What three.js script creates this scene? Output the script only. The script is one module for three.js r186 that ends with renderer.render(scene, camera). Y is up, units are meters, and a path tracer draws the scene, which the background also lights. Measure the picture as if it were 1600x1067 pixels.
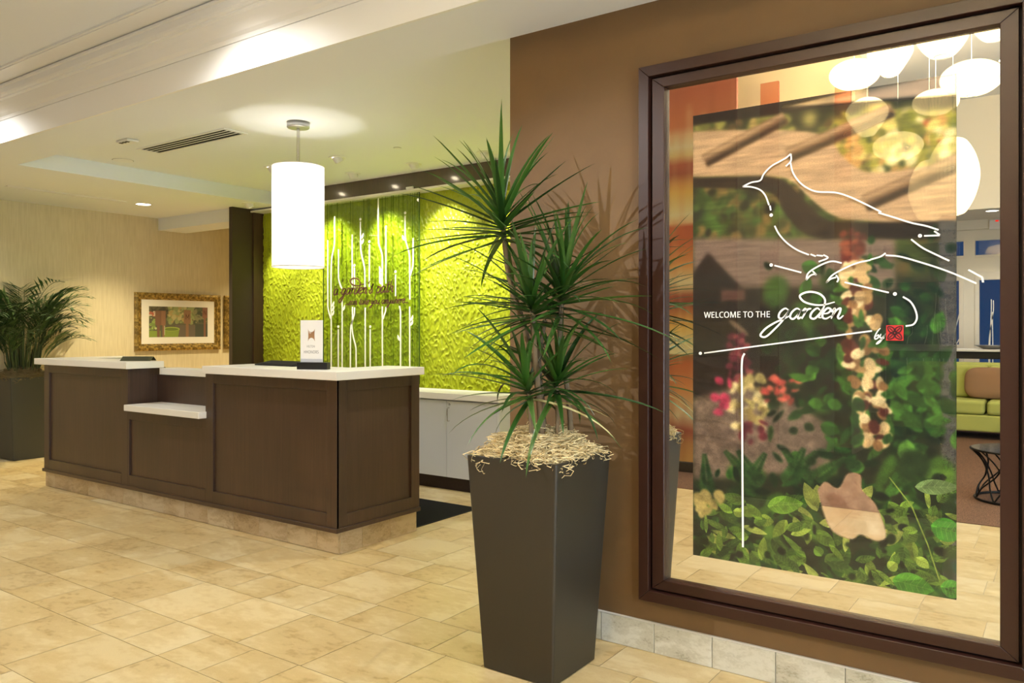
import * as THREE from 'three';
import { RoundedBoxGeometry } from 'three/addons/geometries/RoundedBoxGeometry.js';
import { mergeGeometries } from 'three/addons/utils/BufferGeometryUtils.js';
import { FontLoader } from 'three/addons/loaders/FontLoader.js';
import { TextGeometry } from 'three/addons/geometries/TextGeometry.js';
import { RectAreaLightUniformsLib } from 'three/addons/lights/RectAreaLightUniformsLib.js';

// ---------------------------------------------------------------- camera, sky, exposure, lights
const scene = new THREE.Scene();
const F = 1244, CX = 800, CY = 514, TH = THREE.MathUtils.degToRad(35.1), EYE = 1.36;
const camera = new THREE.PerspectiveCamera(2 * THREE.MathUtils.radToDeg(Math.atan(533.5 / F)), 1600 / 1067, 0.05, 100);
camera.position.set(0, EYE, 0);
camera.rotation.y = TH;
camera.setViewOffset(1600, 1067, 0, 533.5 - CY, 1600, 1067);   // shift lens: verticals stay parallel
scene.background = new THREE.Color().setRGB(0.02, 0.05, 0.13);  // dusk outside the windows
const renderer = new THREE.WebGLRenderer({ antialias: true });
renderer.toneMapping = THREE.LinearToneMapping;
renderer.toneMappingExposure = 1.0;
renderer.shadowMap.enabled = true;

const WARM = new THREE.Color().setRGB(1.0, 0.85, 0.55), SOFT = new THREE.Color().setRGB(1.0, 0.985, 0.965), NEUTRAL = new THREE.Color().setRGB(1.0, 0.975, 0.95), WASH = new THREE.Color().setRGB(1.0, 0.95, 0.82), COOL = new THREE.Color().setRGB(0.66, 0.84, 1.0);
const LAMPS = {   // luminous intensity of each kind of fitting, in candela
  cornice: 10, coffer: 5.5, accent: 80, desk: 5, washer: 10.5, left: 23, pendant: 0.42, bubble: 1.5, entrance: 6.0, window: 7,  // coffer, entrance and window entries drive added, unseen fill lights
};

// ---------------------------------------------------------------- photograph pixel -> place on a known plane
const cT = Math.cos(TH), sT = Math.sin(TH);
function ray(u, v) { const a = (u - CX) / F, b = (CY - v) / F; return [a * cT - sT, b, -a * sT - cT]; }
function onY(u, v, y) { const d = ray(u, v), t = (y - EYE) / d[1]; return new THREE.Vector3(d[0] * t, y, d[2] * t); }
function onZ(u, v, z) { const d = ray(u, v), t = z / d[2]; return new THREE.Vector3(d[0] * t, EYE + d[1] * t, z); }
function project(x, y, z) { const k = -sT * x - cT * z; return [CX + F * (cT * x - sT * z) / k, CY - F * (y - EYE) / k, k]; }

// ---------------------------------------------------------------- random numbers and noise
function rng(seed) { let s = seed | 0; return () => { s = (s + 0x6d2b79f5) | 0; let t = Math.imul(s ^ (s >>> 15), 1 | s); t = (t + Math.imul(t ^ (t >>> 7), 61 | t)) ^ t; return ((t ^ (t >>> 14)) >>> 0) / 4294967296; }; }
const hash = (x, y, s) => { let h = Math.imul(x, 374761393) + Math.imul(y, 668265263) + Math.imul(s, 974634777) | 0; h = Math.imul(h ^ (h >>> 13), 1274126177); return ((h ^ (h >>> 16)) >>> 0) / 4294967296; };
function vnoise(x, y, px, py, s) {
  const ix = Math.floor(x), iy = Math.floor(y), fx = x - ix, fy = y - iy, u = fx * fx * (3 - 2 * fx), v = fy * fy * (3 - 2 * fy);
  const m = (a, n) => ((a % n) + n) % n, x0 = m(ix, px), x1 = m(ix + 1, px), y0 = m(iy, py), y1 = m(iy + 1, py);
  const a = hash(x0, y0, s), b = hash(x1, y0, s), c = hash(x0, y1, s), d = hash(x1, y1, s);
  return a + (b - a) * u + (c - a) * v + (a - b - c + d) * u * v;
}
function fbm(x, y, px, py, oct, s) { let r = 0, a = 0.5, n = 0; for (let i = 0; i < oct; i++) { r += a * vnoise(x, y, px, py, s + i); n += a; a *= 0.5; x *= 2; y *= 2; px *= 2; py *= 2; } return r / n; }
const mix = (a, b, t) => a + (b - a) * t, clamp01 = (t) => Math.max(0, Math.min(1, t)), smooth = (a, b, t) => { t = clamp01((t - a) / (b - a)); return t * t * (3 - 2 * t); };
function dataTexture(w, h, fn, srgb = true) {
  const d = new Uint8Array(w * h * 4), c = [0, 0, 0];
  for (let y = 0; y < h; y++) for (let x = 0; x < w; x++) { fn(x / w, y / h, c); const o = (y * w + x) * 4; d[o] = c[0]; d[o + 1] = c[1]; d[o + 2] = c[2]; d[o + 3] = 255; }
  const t = new THREE.DataTexture(d, w, h); t.magFilter = THREE.LinearFilter; t.minFilter = THREE.LinearMipmapLinearFilter; t.generateMipmaps = true;
  t.wrapS = t.wrapT = THREE.RepeatWrapping; if (srgb) t.colorSpace = THREE.SRGBColorSpace; t.needsUpdate = true; return t;
}
function canvasTexture(w, h, draw, srgb = true) {
  const c = document.createElement('canvas'); c.width = w; c.height = h; draw(c.getContext('2d'), w, h);
  const t = new THREE.CanvasTexture(c); if (srgb) t.colorSpace = THREE.SRGBColorSpace; return t;
}
const lerp3 = (a, b, t, c) => { for (let i = 0; i < 3; i++) c[i] = mix(a[i], b[i], t); };

// ---------------------------------------------------------------- materials
const STD = (o) => new THREE.MeshStandardMaterial(o), PHY = (o) => new THREE.MeshPhysicalMaterial(o);
const col = (r, g, b) => new THREE.Color(r / 255, g / 255, b / 255).convertSRGBToLinear();
function stoneTexture(size, base, dark, pale, s) {
  return dataTexture(size, size, (x, y, c) => {
    const w = fbm(x * 5, y * 5, 5, 5, 3, s + 40) - 0.5;
    const big = fbm(x * 4 + w, y * 9 + w * 1.5, 4, 9, 4, s), mid = fbm(x * 14 + w * 3, y * 40 + w * 3, 14, 40, 4, s + 9), fine = fbm(x * 90, y * 150, 90, 150, 3, s + 17), grain = hash(x * size | 0, y * size | 0, s);
    const t = clamp01((big - 0.5) * 1.9 + 0.42 + (mid - 0.5) * 1.1 + (fine - 0.5) * 0.6);
    lerp3(pale, base, smooth(0.0, 0.6, t), c);
    const k = smooth(0.62, 1.0, t) * (0.35 + 0.65 * smooth(0.45, 0.75, fine)); for (let i = 0; i < 3; i++) c[i] = mix(c[i], dark[i], k * 0.5) + (grain - 0.5) * 7;
    for (let i = 0; i < 3; i++) c[i] = Math.max(0, Math.min(255, c[i]));
  });
}
const floorMap = stoneTexture(1400, [208, 185, 136], [164, 134, 84], [221, 203, 160], 3);
const plinthMap = stoneTexture(700, [196, 178, 148], [140, 120, 92], [214, 200, 176], 11);
const skirtMap = stoneTexture(700, [196, 192, 176], [140, 132, 110], [214, 211, 198], 23);
const woodMap = dataTexture(512, 1024, (x, y, c) => {
  const g = fbm(x * 60, y * 5, 60, 5, 4, 5), b = fbm(x * 5, y * 3, 5, 3, 3, 8), f = fbm(x * 160, y * 30, 160, 30, 2, 12);
  lerp3([60, 42, 30], [78, 56, 41], clamp01(0.5 + (g - 0.5) * 0.8 + (b - 0.5) * 1.1 + (f - 0.5) * 0.3), c);
});
const M = {
  white: STD({ color: col(232, 229, 222), roughness: 0.85 }),
  ceil: STD({ color: col(236, 239, 243), roughness: 0.9 }),
  crown: STD({ color: col(240, 239, 236), roughness: 0.42 }),
  slab: PHY({ color: col(238, 234, 226), roughness: 0.32 }),
  wood: PHY({ map: woodMap, roughness: 0.42, clearcoat: 0.25, clearcoatRoughness: 0.35 }),
  header: PHY({ map: woodMap, roughness: 0.3, clearcoat: 1, clearcoatRoughness: 0.12 }),
  fin: STD({ color: col(62, 50, 36), roughness: 0.6 }),
  frame: PHY({ color: col(50, 26, 18), roughness: 0.4, clearcoat: 0.15, clearcoatRoughness: 0.2, specularIntensity: 0.7 }),
  groove: STD({ color: col(24, 12, 9), roughness: 0.7 }),
  pane: PHY({ color: 0xffffff, transmission: 1, roughness: 0.0, thickness: 0, ior: 1.52 }),
  grout: STD({ color: col(212, 200, 172), roughness: 0.95 }),
  groutGrey: STD({ color: col(168, 164, 152), roughness: 0.95 }),
  planter: PHY({ color: col(48, 43, 34), roughness: 0.45 }),
  planterBlue: PHY({ color: col(62, 62, 58), roughness: 0.45 }),
  chrome: STD({ color: col(214, 212, 208), roughness: 0.22, metalness: 1 }),
  steel: STD({ color: col(190, 190, 190), roughness: 0.35, metalness: 0.9 }),
  black: STD({ color: col(20, 20, 20), roughness: 0.45 }),
  blackMatte: STD({ color: col(14, 14, 14), roughness: 0.9 }),
  mat: STD({ color: col(30, 30, 29), roughness: 0.92 }),
  cabinet: PHY({ color: col(206, 208, 212), roughness: 0.4 }),
  fitting: STD({ color: col(236, 236, 236), roughness: 0.4 }),
  glow: STD({ color: col(255, 244, 225), emissive: col(255, 240, 214), emissiveIntensity: 12 }),
  bulb: STD({ color: col(255, 244, 225), emissive: col(255, 236, 200), emissiveIntensity: 22 }),
  vinyl: STD({ color: col(248, 246, 240), roughness: 0.6 }),
  stem: STD({ color: col(246, 242, 222), roughness: 0.7, emissive: col(255, 250, 225), emissiveIntensity: 0.0 }),
  script: STD({ color: col(84, 52, 30), roughness: 0.6 }),
  lounge: STD({ color: col(226, 204, 166), roughness: 0.9 }),
  loungeWhite: STD({ color: col(236, 230, 216), roughness: 0.7 }),
  sofa: STD({ color: col(176, 180, 96), roughness: 0.9 }),
  cushion: STD({ color: col(146, 112, 82), roughness: 0.95 }),
  wire: STD({ color: col(34, 32, 30), roughness: 0.45, metalness: 0.6 }),
  redEmblem: STD({ color: col(190, 32, 34), roughness: 0.6 }),
  darkLine: STD({ color: col(58, 6, 8), roughness: 0.7 }),
};
const cloth = dataTexture(512, 512, (x, y, c) => {   // woven wall covering: fine upright ribs
  const n = fbm(x * 120, y * 6, 120, 6, 3, 31), m = fbm(x * 6, y * 6, 6, 6, 3, 37); lerp3([205, 190, 150], [232, 219, 184], clamp01(0.5 + (n - 0.5) * 0.7 + (m - 0.5) * 0.3), c);
});
M.cream = STD({ map: cloth, roughness: 0.92 });
const plaster = dataTexture(512, 512, (x, y, c) => { const n = fbm(x * 8, y * 8, 8, 8, 5, 51); lerp3([103, 77, 45], [113, 85, 51], n, c); });
M.brown = STD({ map: plaster, roughness: 0.62 });
const carpetMap = dataTexture(512, 512, (x, y, c) => { const n = fbm(x * 128, y * 64, 128, 64, 2, 61), r = hash(x * 256 | 0, y * 128 | 0, 62); lerp3([70, 48, 36], [150, 112, 84], clamp01(n * 0.7 + r * 0.4 - 0.05), c); });
M.carpet = STD({ map: carpetMap, roughness: 1 });

// ---------------------------------------------------------------- building helpers
const used = {};
function numbered(name) { const n = used[name] ?? 0; used[name] = n + 1; return n ? name + '_' + String(n).padStart(3, '0') : name; }
function tag(o, label, category, group, kind) { if (label) o.userData.label = label; if (category) o.userData.category = category; if (group) o.userData.group = group; if (kind) o.userData.kind = kind; return o; }
function thing(name, label, category, pos = [0, 0, 0], turn = 0, group) { const o = new THREE.Group(); o.name = numbered(name); o.position.set(...pos); o.rotation.y = turn; scene.add(o); return tag(o, label, category, group); }
function obj(name, geo, mat, parent) { const g = Array.isArray(geo) ? (geo.length > 1 ? mergeGeometries(geo.map(clean)) : geo[0]) : geo, m = new THREE.Mesh(g, mat); m.name = parent ? name : numbered(name); (parent ?? scene).add(m); return m; }
function clean(g) { const q = g.index ? g.toNonIndexed() : g; for (const k of Object.keys(q.attributes)) if (!['position', 'normal', 'uv'].includes(k)) q.deleteAttribute(k); if (!q.attributes.uv) q.setAttribute('uv', new THREE.BufferAttribute(new Float32Array(q.attributes.position.count * 2), 2)); return q; }
function struct(name, geo, mat, label, category = 'room') { const m = obj(name, geo, mat); m.userData.kind = 'structure'; return tag(m, label, category); }
function metric(g, su = 1, sv = su, ou = 0, ov = 0) {   // uv in metres, by the way each face points
  if (g.index) g = g.toNonIndexed();
  const p = g.attributes.position, n = g.attributes.normal, uv = new Float32Array(p.count * 2);
  for (let i = 0; i < p.count; i++) { const ax = Math.abs(n.getX(i)), ay = Math.abs(n.getY(i)), az = Math.abs(n.getZ(i)); let a, b; if (ay >= ax && ay >= az) { a = p.getX(i); b = -p.getZ(i); } else if (ax >= az) { a = p.getZ(i); b = p.getY(i); } else { a = p.getX(i); b = p.getY(i); } uv[2 * i] = a / su + ou; uv[2 * i + 1] = b / sv + ov; }
  g.setAttribute('uv', new THREE.BufferAttribute(uv, 2)); return g;
}
function bx(x0, x1, y0, y1, z0, z1) { const g = new THREE.BoxGeometry(Math.abs(x1 - x0), Math.abs(y1 - y0), Math.abs(z1 - z0)); g.translate((x0 + x1) / 2, (y0 + y1) / 2, (z0 + z1) / 2); return g; }
function rb(x0, x1, y0, y1, z0, z1, r = 0.004, s = 2) { const g = new RoundedBoxGeometry(Math.abs(x1 - x0), Math.abs(y1 - y0), Math.abs(z1 - z0), s, r); g.translate((x0 + x1) / 2, (y0 + y1) / 2, (z0 + z1) / 2); return g; }
function cyl(r0, r1, h, x, y, z, seg = 32, open = false) { const g = new THREE.CylinderGeometry(r1, r0, h, seg, 1, open); g.translate(x, y, z); return g; }
function tube(pts, r, seg = 24, rs = 6, closed = false) { return new THREE.TubeGeometry(new THREE.CatmullRomCurve3(pts.map((p) => p.isVector3 ? p : new THREE.Vector3(...p)), closed), seg, r, rs, closed); }
function lathe(pts, seg = 32) { return new THREE.LatheGeometry(pts.map((p) => new THREE.Vector2(p[0], p[1])), seg); }
function prism(outline, x0, x1) {   // outline in (z, y) swept along x
  const s = new THREE.Shape(outline.map(([z, y]) => new THREE.Vector2(-z, y))), g = new THREE.ExtrudeGeometry(s, { depth: x1 - x0, bevelEnabled: false });
  g.rotateY(Math.PI / 2); g.translate(x0, 0, 0); return g;   // shape x (= -z) turns to -z ... rotateY(90): (x,y,z)->(z,y,-x)
}
function spot(x, y, z, tx, ty, tz, cd, angle, color, penumbra = 0.7, size = 2) { const l = new THREE.SpotLight(color, cd, 0, angle, penumbra, 2); l.position.set(x, y, z); l.target.position.set(tx, ty, tz); l.castShadow = true; l.shadow.radius = size; scene.add(l, l.target); return l; }
function point(x, y, z, cd, color, size = 2) { const l = new THREE.PointLight(color, cd, 0, 2); l.position.set(x, y, z); l.castShadow = true; l.shadow.radius = size; scene.add(l); return l; }

// ---------------------------------------------------------------- the setting: levels and planes
const XL = -9.34, XR = 3.3, ZF = 7.75, ZB = -9.5, ZC = 0.22, ZE = -1.55;   // left, right, window wall, far end, carpet edge, edge of the high coffer
const SOF = 2.74, TRAY = 2.88, CEIL = 3.13, HIGH = 4.4;
const ZW = -3.086, WT = 0.13;                     // brown wall: front plane and thickness
const ZG = -5.93, ZH = -5.78, XT = -7.25;         // green wall, header front, left edge of the tray
const ZM = ZW + 0.003, back = (z) => 2 * ZM - z;             // mirror plane; a depth seen in the mirror -> the real depth behind the camera
const GL = { x0: -1.379, x1: -0.192, y0: 0.32, y1: 2.362 };   // mirror glass on the brown wall
const FR = { x0: -1.486, x1: -0.085, y0: 0.226, y1: 2.455 };

// floor: rows of large and small square tiles on grout
{
  const floor = struct('floor', metric(bx(XL - 0.2, XR + 0.2, -0.12, -0.0025, ZB - 0.2, ZF + 0.2)), M.grout, 'pale travertine tiled floor laid in rows of large and small squares', 'floor');
  const R = rng(7), mats = [[255, 255, 255], [251, 249, 244], [255, 252, 246], [248, 245, 238], [253, 250, 242]].map((c) => STD({ map: floorMap, color: col(...c), roughness: 0.36 }));
  const tiles = [];
  const row = (z1, z0, w, x0, xa, xb) => { for (let i = Math.ceil((xa - x0) / w); x0 + (i + 1) * w <= xb + 1e-6 || x0 + i * w < xb; i++) { const a = Math.max(xa, x0 + i * w), b = Math.min(xb, x0 + (i + 1) * w); if (b - a > 0.02) tiles.push([a, b, z0, z1]); } };
  let z = -1.45 + 0.69 * 2, n = -2;
  row(ZC, z, 0.415, -3, XL, XR);
  while (z > -6.2) {
    const big = z - 0.415, small = big - 0.275;
    row(z, big, 0.4185, -3.12 + 0.1525 * n, XL, XR);
    row(big, small, 0.28, -3.12 + 0.33 * n, XL, XR);
    z = small; n++;
  }
  for (; z > ZB; z -= 0.415) row(z, z - 0.415, 0.415, -3, XL, XT);
  const g = 0.0016, all = tiles.map(([a, b, z0, z1]) => { const p = project((a + b) / 2, 0, (z0 + z1) / 2), seen = p[2] > 0.6 && p[0] > -80 && p[0] < 1680 && p[1] < 1130 && p[1] > 500; return { a, b, z0, z1, s: seen ? (b - a) * (z1 - z0) / p[2] ** 3 : 0, r: [R(), R(), R(), R()] }; });
  const hidden = (t) => t.z1 < ZW - 0.02 && t.a > -2.25 || (t.b < -3.65 && t.a > -7.2 && t.z1 < -3.35 && t.z0 > -4.0) || (t.b < -4.0 && t.a > -7.7 && t.z1 < -3.9) || (t.z1 < ZW - 0.4 && t.b > -2.7);
  const seen = all.filter((t) => t.s > 0 && !hidden(t)).sort((p, q) => q.s - p.s).slice(0, 290), set = new Set(seen), rest = [];
  const geoOf = (t) => {
    const q = bx(t.a + g, t.b - g, -0.006, 0, t.z0 + g, t.z1 - g), p = q.attributes.position, nn = q.attributes.normal, uv = q.attributes.uv, fx = t.r[0] < 0.5 ? 1 : -1, fz = t.r[1] < 0.5 ? 1 : -1;
    for (let i = 0; i < p.count; i++) { if (p.getY(i) > -0.003 && nn.getY(i) < 0.5) p.setY(i, -0.001); uv.setXY(i, fx * p.getX(i) / 3 + t.r[2], fz * p.getZ(i) / 3 + t.r[3]); }
    return q;
  };
  for (const t of all) if (set.has(t)) obj('tile', geoOf(t), mats[(t.r[2] * 5) | 0], floor); else rest.push(geoOf(t));
  tag(obj('tile_field', rest, mats[0], floor), null, null, null, 'stuff');
}
struct('floor_carpet', metric(rb(XL, XR, -0.004, 0.006, ZC, ZF, 0.002, 1), 0.5), M.carpet, 'brown loop pile carpet of the lounge seen in the mirror', 'carpet');

// walls
struct('wall_left', metric(bx(XL - 0.15, XL, 0, HIGH, ZB, ZF), 0.9), M.cream, 'cream wall covered with finely ribbed fabric behind the desk', 'wall');
struct('wall_right', [bx(XR, XR + 0.15, 0, HIGH, ZW, -1.6), bx(XR, XR + 0.15, 0, HIGH, 1.6, ZF), bx(XR, XR + 0.15, 2.6, HIGH, -1.6, 1.6)], M.cream, 'cream side wall of the lobby with the added glowing entrance', 'wall');
struct('wall_feature', metric(bx(-2.18, XR, 0, HIGH, ZW - WT, ZW), 1.2), M.brown, 'chocolate brown painted wall on which the big framed mirror hangs', 'wall');
struct('wall_partition', [bx(-2.2, -2.08, 0, HIGH, ZG - 0.3, ZW - WT)], M.white, 'white partition closing the desk bay behind the brown wall', 'wall');
struct('wall_back', [bx(-7.78, -2.08, 0, HIGH, ZG - 0.3, ZG - 0.05)], M.white, 'wall behind the green relief panel', 'wall');
struct('wall_end', [bx(XL, -7.2, 0, HIGH, ZB - 0.15, ZB), bx(-7.3, -7.2, 0, HIGH, ZB, ZG - 0.3)], M.cream, 'cream wall closing the passage past the pictures', 'wall');

// ceilings
struct('ceiling', [bx(XL, XR, CEIL, HIGH + 0.1, -2.67, ZE), bx(XL, XR, HIGH, HIGH + 0.1, ZE, ZF)], M.ceil, 'flat white lobby ceiling above the cornice', 'ceiling');
struct('ceiling_soffit', [bx(XL, XR, SOF, HIGH, ZW, -2.67), bx(XL, XT, SOF, HIGH, ZB, ZW), bx(XL, -7.78, 2.592, SOF, -5.98, -5.6)], M.ceil, 'white dropped soffit bordering the raised tray above the desk', 'ceiling');
struct('ceiling_tray', [bx(XT, -2.05, TRAY, TRAY + 0.12, ZG - 0.3, ZW)], M.ceil, 'raised white tray ceiling above the reception desk', 'ceiling');
{
  const P = [[-2.672, 2.902], [-2.652, 2.906], [-2.648, 2.93], [-2.63, 2.945], [-2.612, 2.985], [-2.60, 3.018], [-2.585, 3.024], [-2.585, 3.034], [-2.568, 3.04], [-2.562, 3.05], [-2.562, 3.088], [-2.548, 3.092], [-2.548, 3.105], [-2.672, 3.105]];
  struct('trim_1', prism(P, XL, XR), M.crown, 'white stepped crown moulding along the ceiling beam', 'moulding');
  struct('trim_2', [bx(XL, XR, 3.112, 3.131, -2.672, -2.42), bx(XL, XR, 3.118, 3.131, -2.42, -2.405)], M.crown, 'flat white ceiling border board above the crown moulding', 'moulding');
  struct('trim_3', [bx(XL, XR, 2.7385, 2.903, -2.672, -2.655)], M.crown, 'plain white frieze board under the crown moulding', 'moulding');
}
// header over the green wall, its pale lip, and the dark fin at its left end
struct('trim_4', metric(bx(XT, -2.9, 2.722, TRAY, ZH - 0.03, ZH), 0.9, 0.6), M.header, 'glossy dark wood header board above the green wall', 'header');
struct('trim_5', [bx(-7.74, -2.9, 2.703, 2.722, ZG - 0.02, ZH + 0.008)], M.white, 'thin white lip under the dark wood header', 'moulding');
struct('wall_fin', [bx(-7.80, -7.74, 0, SOF, ZG - 0.06, -5.53)], M.fin, 'dark brown fin wall closing the left end of the green panel', 'wall');
struct('trim_6', metric(bx(-7.745, -7.715, 0, 2.703, ZG, -5.80), 0.9, 1.2), M.wood, 'brown wood return strip beside the green panel', 'trim');

// stone skirting of the brown wall, tile by tile
{
  const b = struct('baseboard_feature', bx(-2.2, XR, 0, 0.122, ZW, ZW + 0.006), M.groutGrey, 'grey stone tile skirting along the brown wall', 'baseboard'), R = rng(17);
  const mats = [[255, 255, 255], [244, 243, 240], [250, 247, 238]].map((c) => STD({ map: skirtMap, color: col(...c), roughness: 0.4 }));
  for (let i = 0; i < 14; i++) { const a = -2.19 + i * 0.2525, q = metric(rb(a + 0.0015, Math.min(XR, a + 0.251), 0.001, 0.122, ZW + 0.001, ZW + 0.012, 0.0015, 1), 0.7, 0.7, R(), R()); obj('tile', q, mats[(R() * 3) | 0], b); }
  obj('edge_strip', rb(-2.2, XR, 0.122, 0.1285, ZW, ZW + 0.013, 0.002, 1), STD({ color: col(206, 200, 190), roughness: 0.5 }), b);
}

// wall mirror: stepped dark frame with mitred sides, silvered sheet behind a clear pane
function mitred(x0, x1, y0, y1, w, z0, z1, mat, name, parent, h = w) {
  const c = 0.004, side = (A, B, C, D) => { const s = new THREE.Shape([A, B, C, D].map((p) => new THREE.Vector2(...p))), g = new THREE.ExtrudeGeometry(s, { depth: z1 - z0 - 2 * c, bevelEnabled: true, bevelSize: c * 0.6, bevelOffset: -c * 0.6, bevelThickness: c, bevelSegments: 2 }); g.translate(0, 0, z0 + c); obj(name, g, mat, parent); };
  side([x0, y0], [x0 + w, y0 + h], [x0 + w, y1 - h], [x0, y1]);
  side([x0, y1], [x0 + w, y1 - h], [x1 - w, y1 - h], [x1, y1]);
  side([x1, y1], [x1 - w, y1 - h], [x1 - w, y0 + h], [x1, y0]);
  side([x1, y0], [x1 - w, y0 + h], [x0 + w, y0 + h], [x0, y0]);
}
const mirror = thing('wall_mirror', 'large dark framed mirror with printed garden scene, white bird drawing and welcome lettering', 'mirror', [0, 0, 0]);
{
  mitred(FR.x0, FR.x1, FR.y0, FR.y1, 0.045, ZW, ZW + 0.05, M.frame, 'outer_frame', mirror);
  mitred(FR.x0 + 0.043, FR.x1 - 0.043, FR.y0 + 0.043, FR.y1 - 0.043, 0.014, ZW, ZW + 0.012, M.groove, 'groove', mirror);
  mitred(FR.x0 + 0.054, FR.x1 - 0.054, FR.y0 + 0.053, FR.y1 - 0.053, 0.053, ZW, ZW + 0.032, M.frame, 'inner_frame', mirror, 0.041);
  const sheet = (z) => new THREE.PlaneGeometry(GL.x1 - GL.x0 + 0.02, GL.y1 - GL.y0 + 0.02).translate((GL.x0 + GL.x1) / 2, (GL.y0 + GL.y1) / 2, z);
  obj('mirror_silver', sheet(ZW + 0.003), STD({ color: col(244, 244, 240), metalness: 1, roughness: 0.0 }), mirror);
  obj('pane', sheet(ZW + 0.012), M.pane, mirror);
}

// added unseen entrance: glowing panes and area light give cool fill from the right
{
  const g = new THREE.Group(); g.name = 'door_1'; scene.add(g); tag(g, 'unseen frosted entrance doors added to glow cool white into the lobby', 'door', null, 'structure');
  for (let i = 0; i < 4; i++) { const z = -1.6 + i * 0.8; obj('cool_glow_pane', bx(XR + 0.05, XR + 0.07, 0.06, 2.54, z + 0.05, z + 0.75), STD({ color: col(225, 235, 245), emissive: COOL, emissiveIntensity: LAMPS.entrance * 0.5 }), g); }
  obj('door_frame', [...[0, 1, 2, 3, 4].map((i) => bx(XR + 0.03, XR + 0.09, 0, 2.6, -1.6 + i * 0.8 - (i ? 0.05 : 0), -1.6 + i * 0.8 + (i < 4 ? 0.05 : 0))), bx(XR + 0.03, XR + 0.09, 0, 0.06, -1.6, 1.6), bx(XR + 0.03, XR + 0.09, 2.54, 2.6, -1.6, 1.6)], M.fin, g);
  RectAreaLightUniformsLib.init();
  const l = new THREE.RectAreaLight(COOL, LAMPS.entrance, 3.1, 2.48); l.position.set(XR - 0.01, 1.3, 0); l.lookAt(-10, 1.3, 0); scene.add(l);
}

// ---------------------------------------------------------------- line art and lettering: flat ribbons cut from vinyl
function ribbon(pts, w, depth, taper = 0, plain = false) {   // pts: Vector3 on an upright plane facing +z
  const straight = pts.length === 2 || plain, c = straight ? null : new THREE.CatmullRomCurve3(pts, false, 'centripetal'), n = straight ? pts.length - 1 : Math.min(90, pts.length * 6), pos = [], idx = [];
  for (let i = 0; i <= n; i++) {
    const p = straight ? pts[i] : c.getPoint(i / n), t = straight ? pts[Math.min(n, i + 1)].clone().sub(pts[Math.max(0, i - 1)]) : c.getTangent(i / n), l = Math.hypot(t.x, t.y) || 1, e = taper ? 1 - taper * Math.abs(2 * i / n - 1) ** 3 : 1, nx = -t.y / l * w * e / 2, ny = t.x / l * w * e / 2;
    pos.push(p.x + nx, p.y + ny, p.z, p.x + nx, p.y + ny, p.z + depth, p.x - nx, p.y - ny, p.z + depth, p.x - nx, p.y - ny, p.z);
    if (i) { const a = 4 * (i - 1), b = 4 * i; for (let k = 0; k < 3; k++) idx.push(a + k, a + k + 1, b + k + 1, a + k, b + k + 1, b + k); }
  }
  const g = new THREE.BufferGeometry(); g.setAttribute('position', new THREE.Float32BufferAttribute(pos, 3)); g.setIndex(idx); const q = g.toNonIndexed(); q.computeVertexNormals(); return q;
}
function rounded(pts, cut = 0.35) {   // straight runs with softened corners
  const out = [pts[0]];
  for (let i = 1; i < pts.length - 1; i++) { const a = pts[i - 1], b = pts[i], c = pts[i + 1], r = cut * Math.min(a.distanceTo(b), b.distanceTo(c)), p = b.clone().add(a.clone().sub(b).setLength(r)), q = b.clone().add(c.clone().sub(b).setLength(r)); for (let k = 0; k <= 5; k++) { const t = k / 5; out.push(p.clone().multiplyScalar((1 - t) ** 2).addScaledVector(b, 2 * t * (1 - t)).addScaledVector(q, t * t)); } }
  out.push(pts.at(-1)); return out;
}
function dot(p, r, depth) { const g = new THREE.CylinderGeometry(r, r, depth, 14); g.rotateX(Math.PI / 2); g.translate(p.x, p.y, p.z + depth / 2); return g; }
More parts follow.
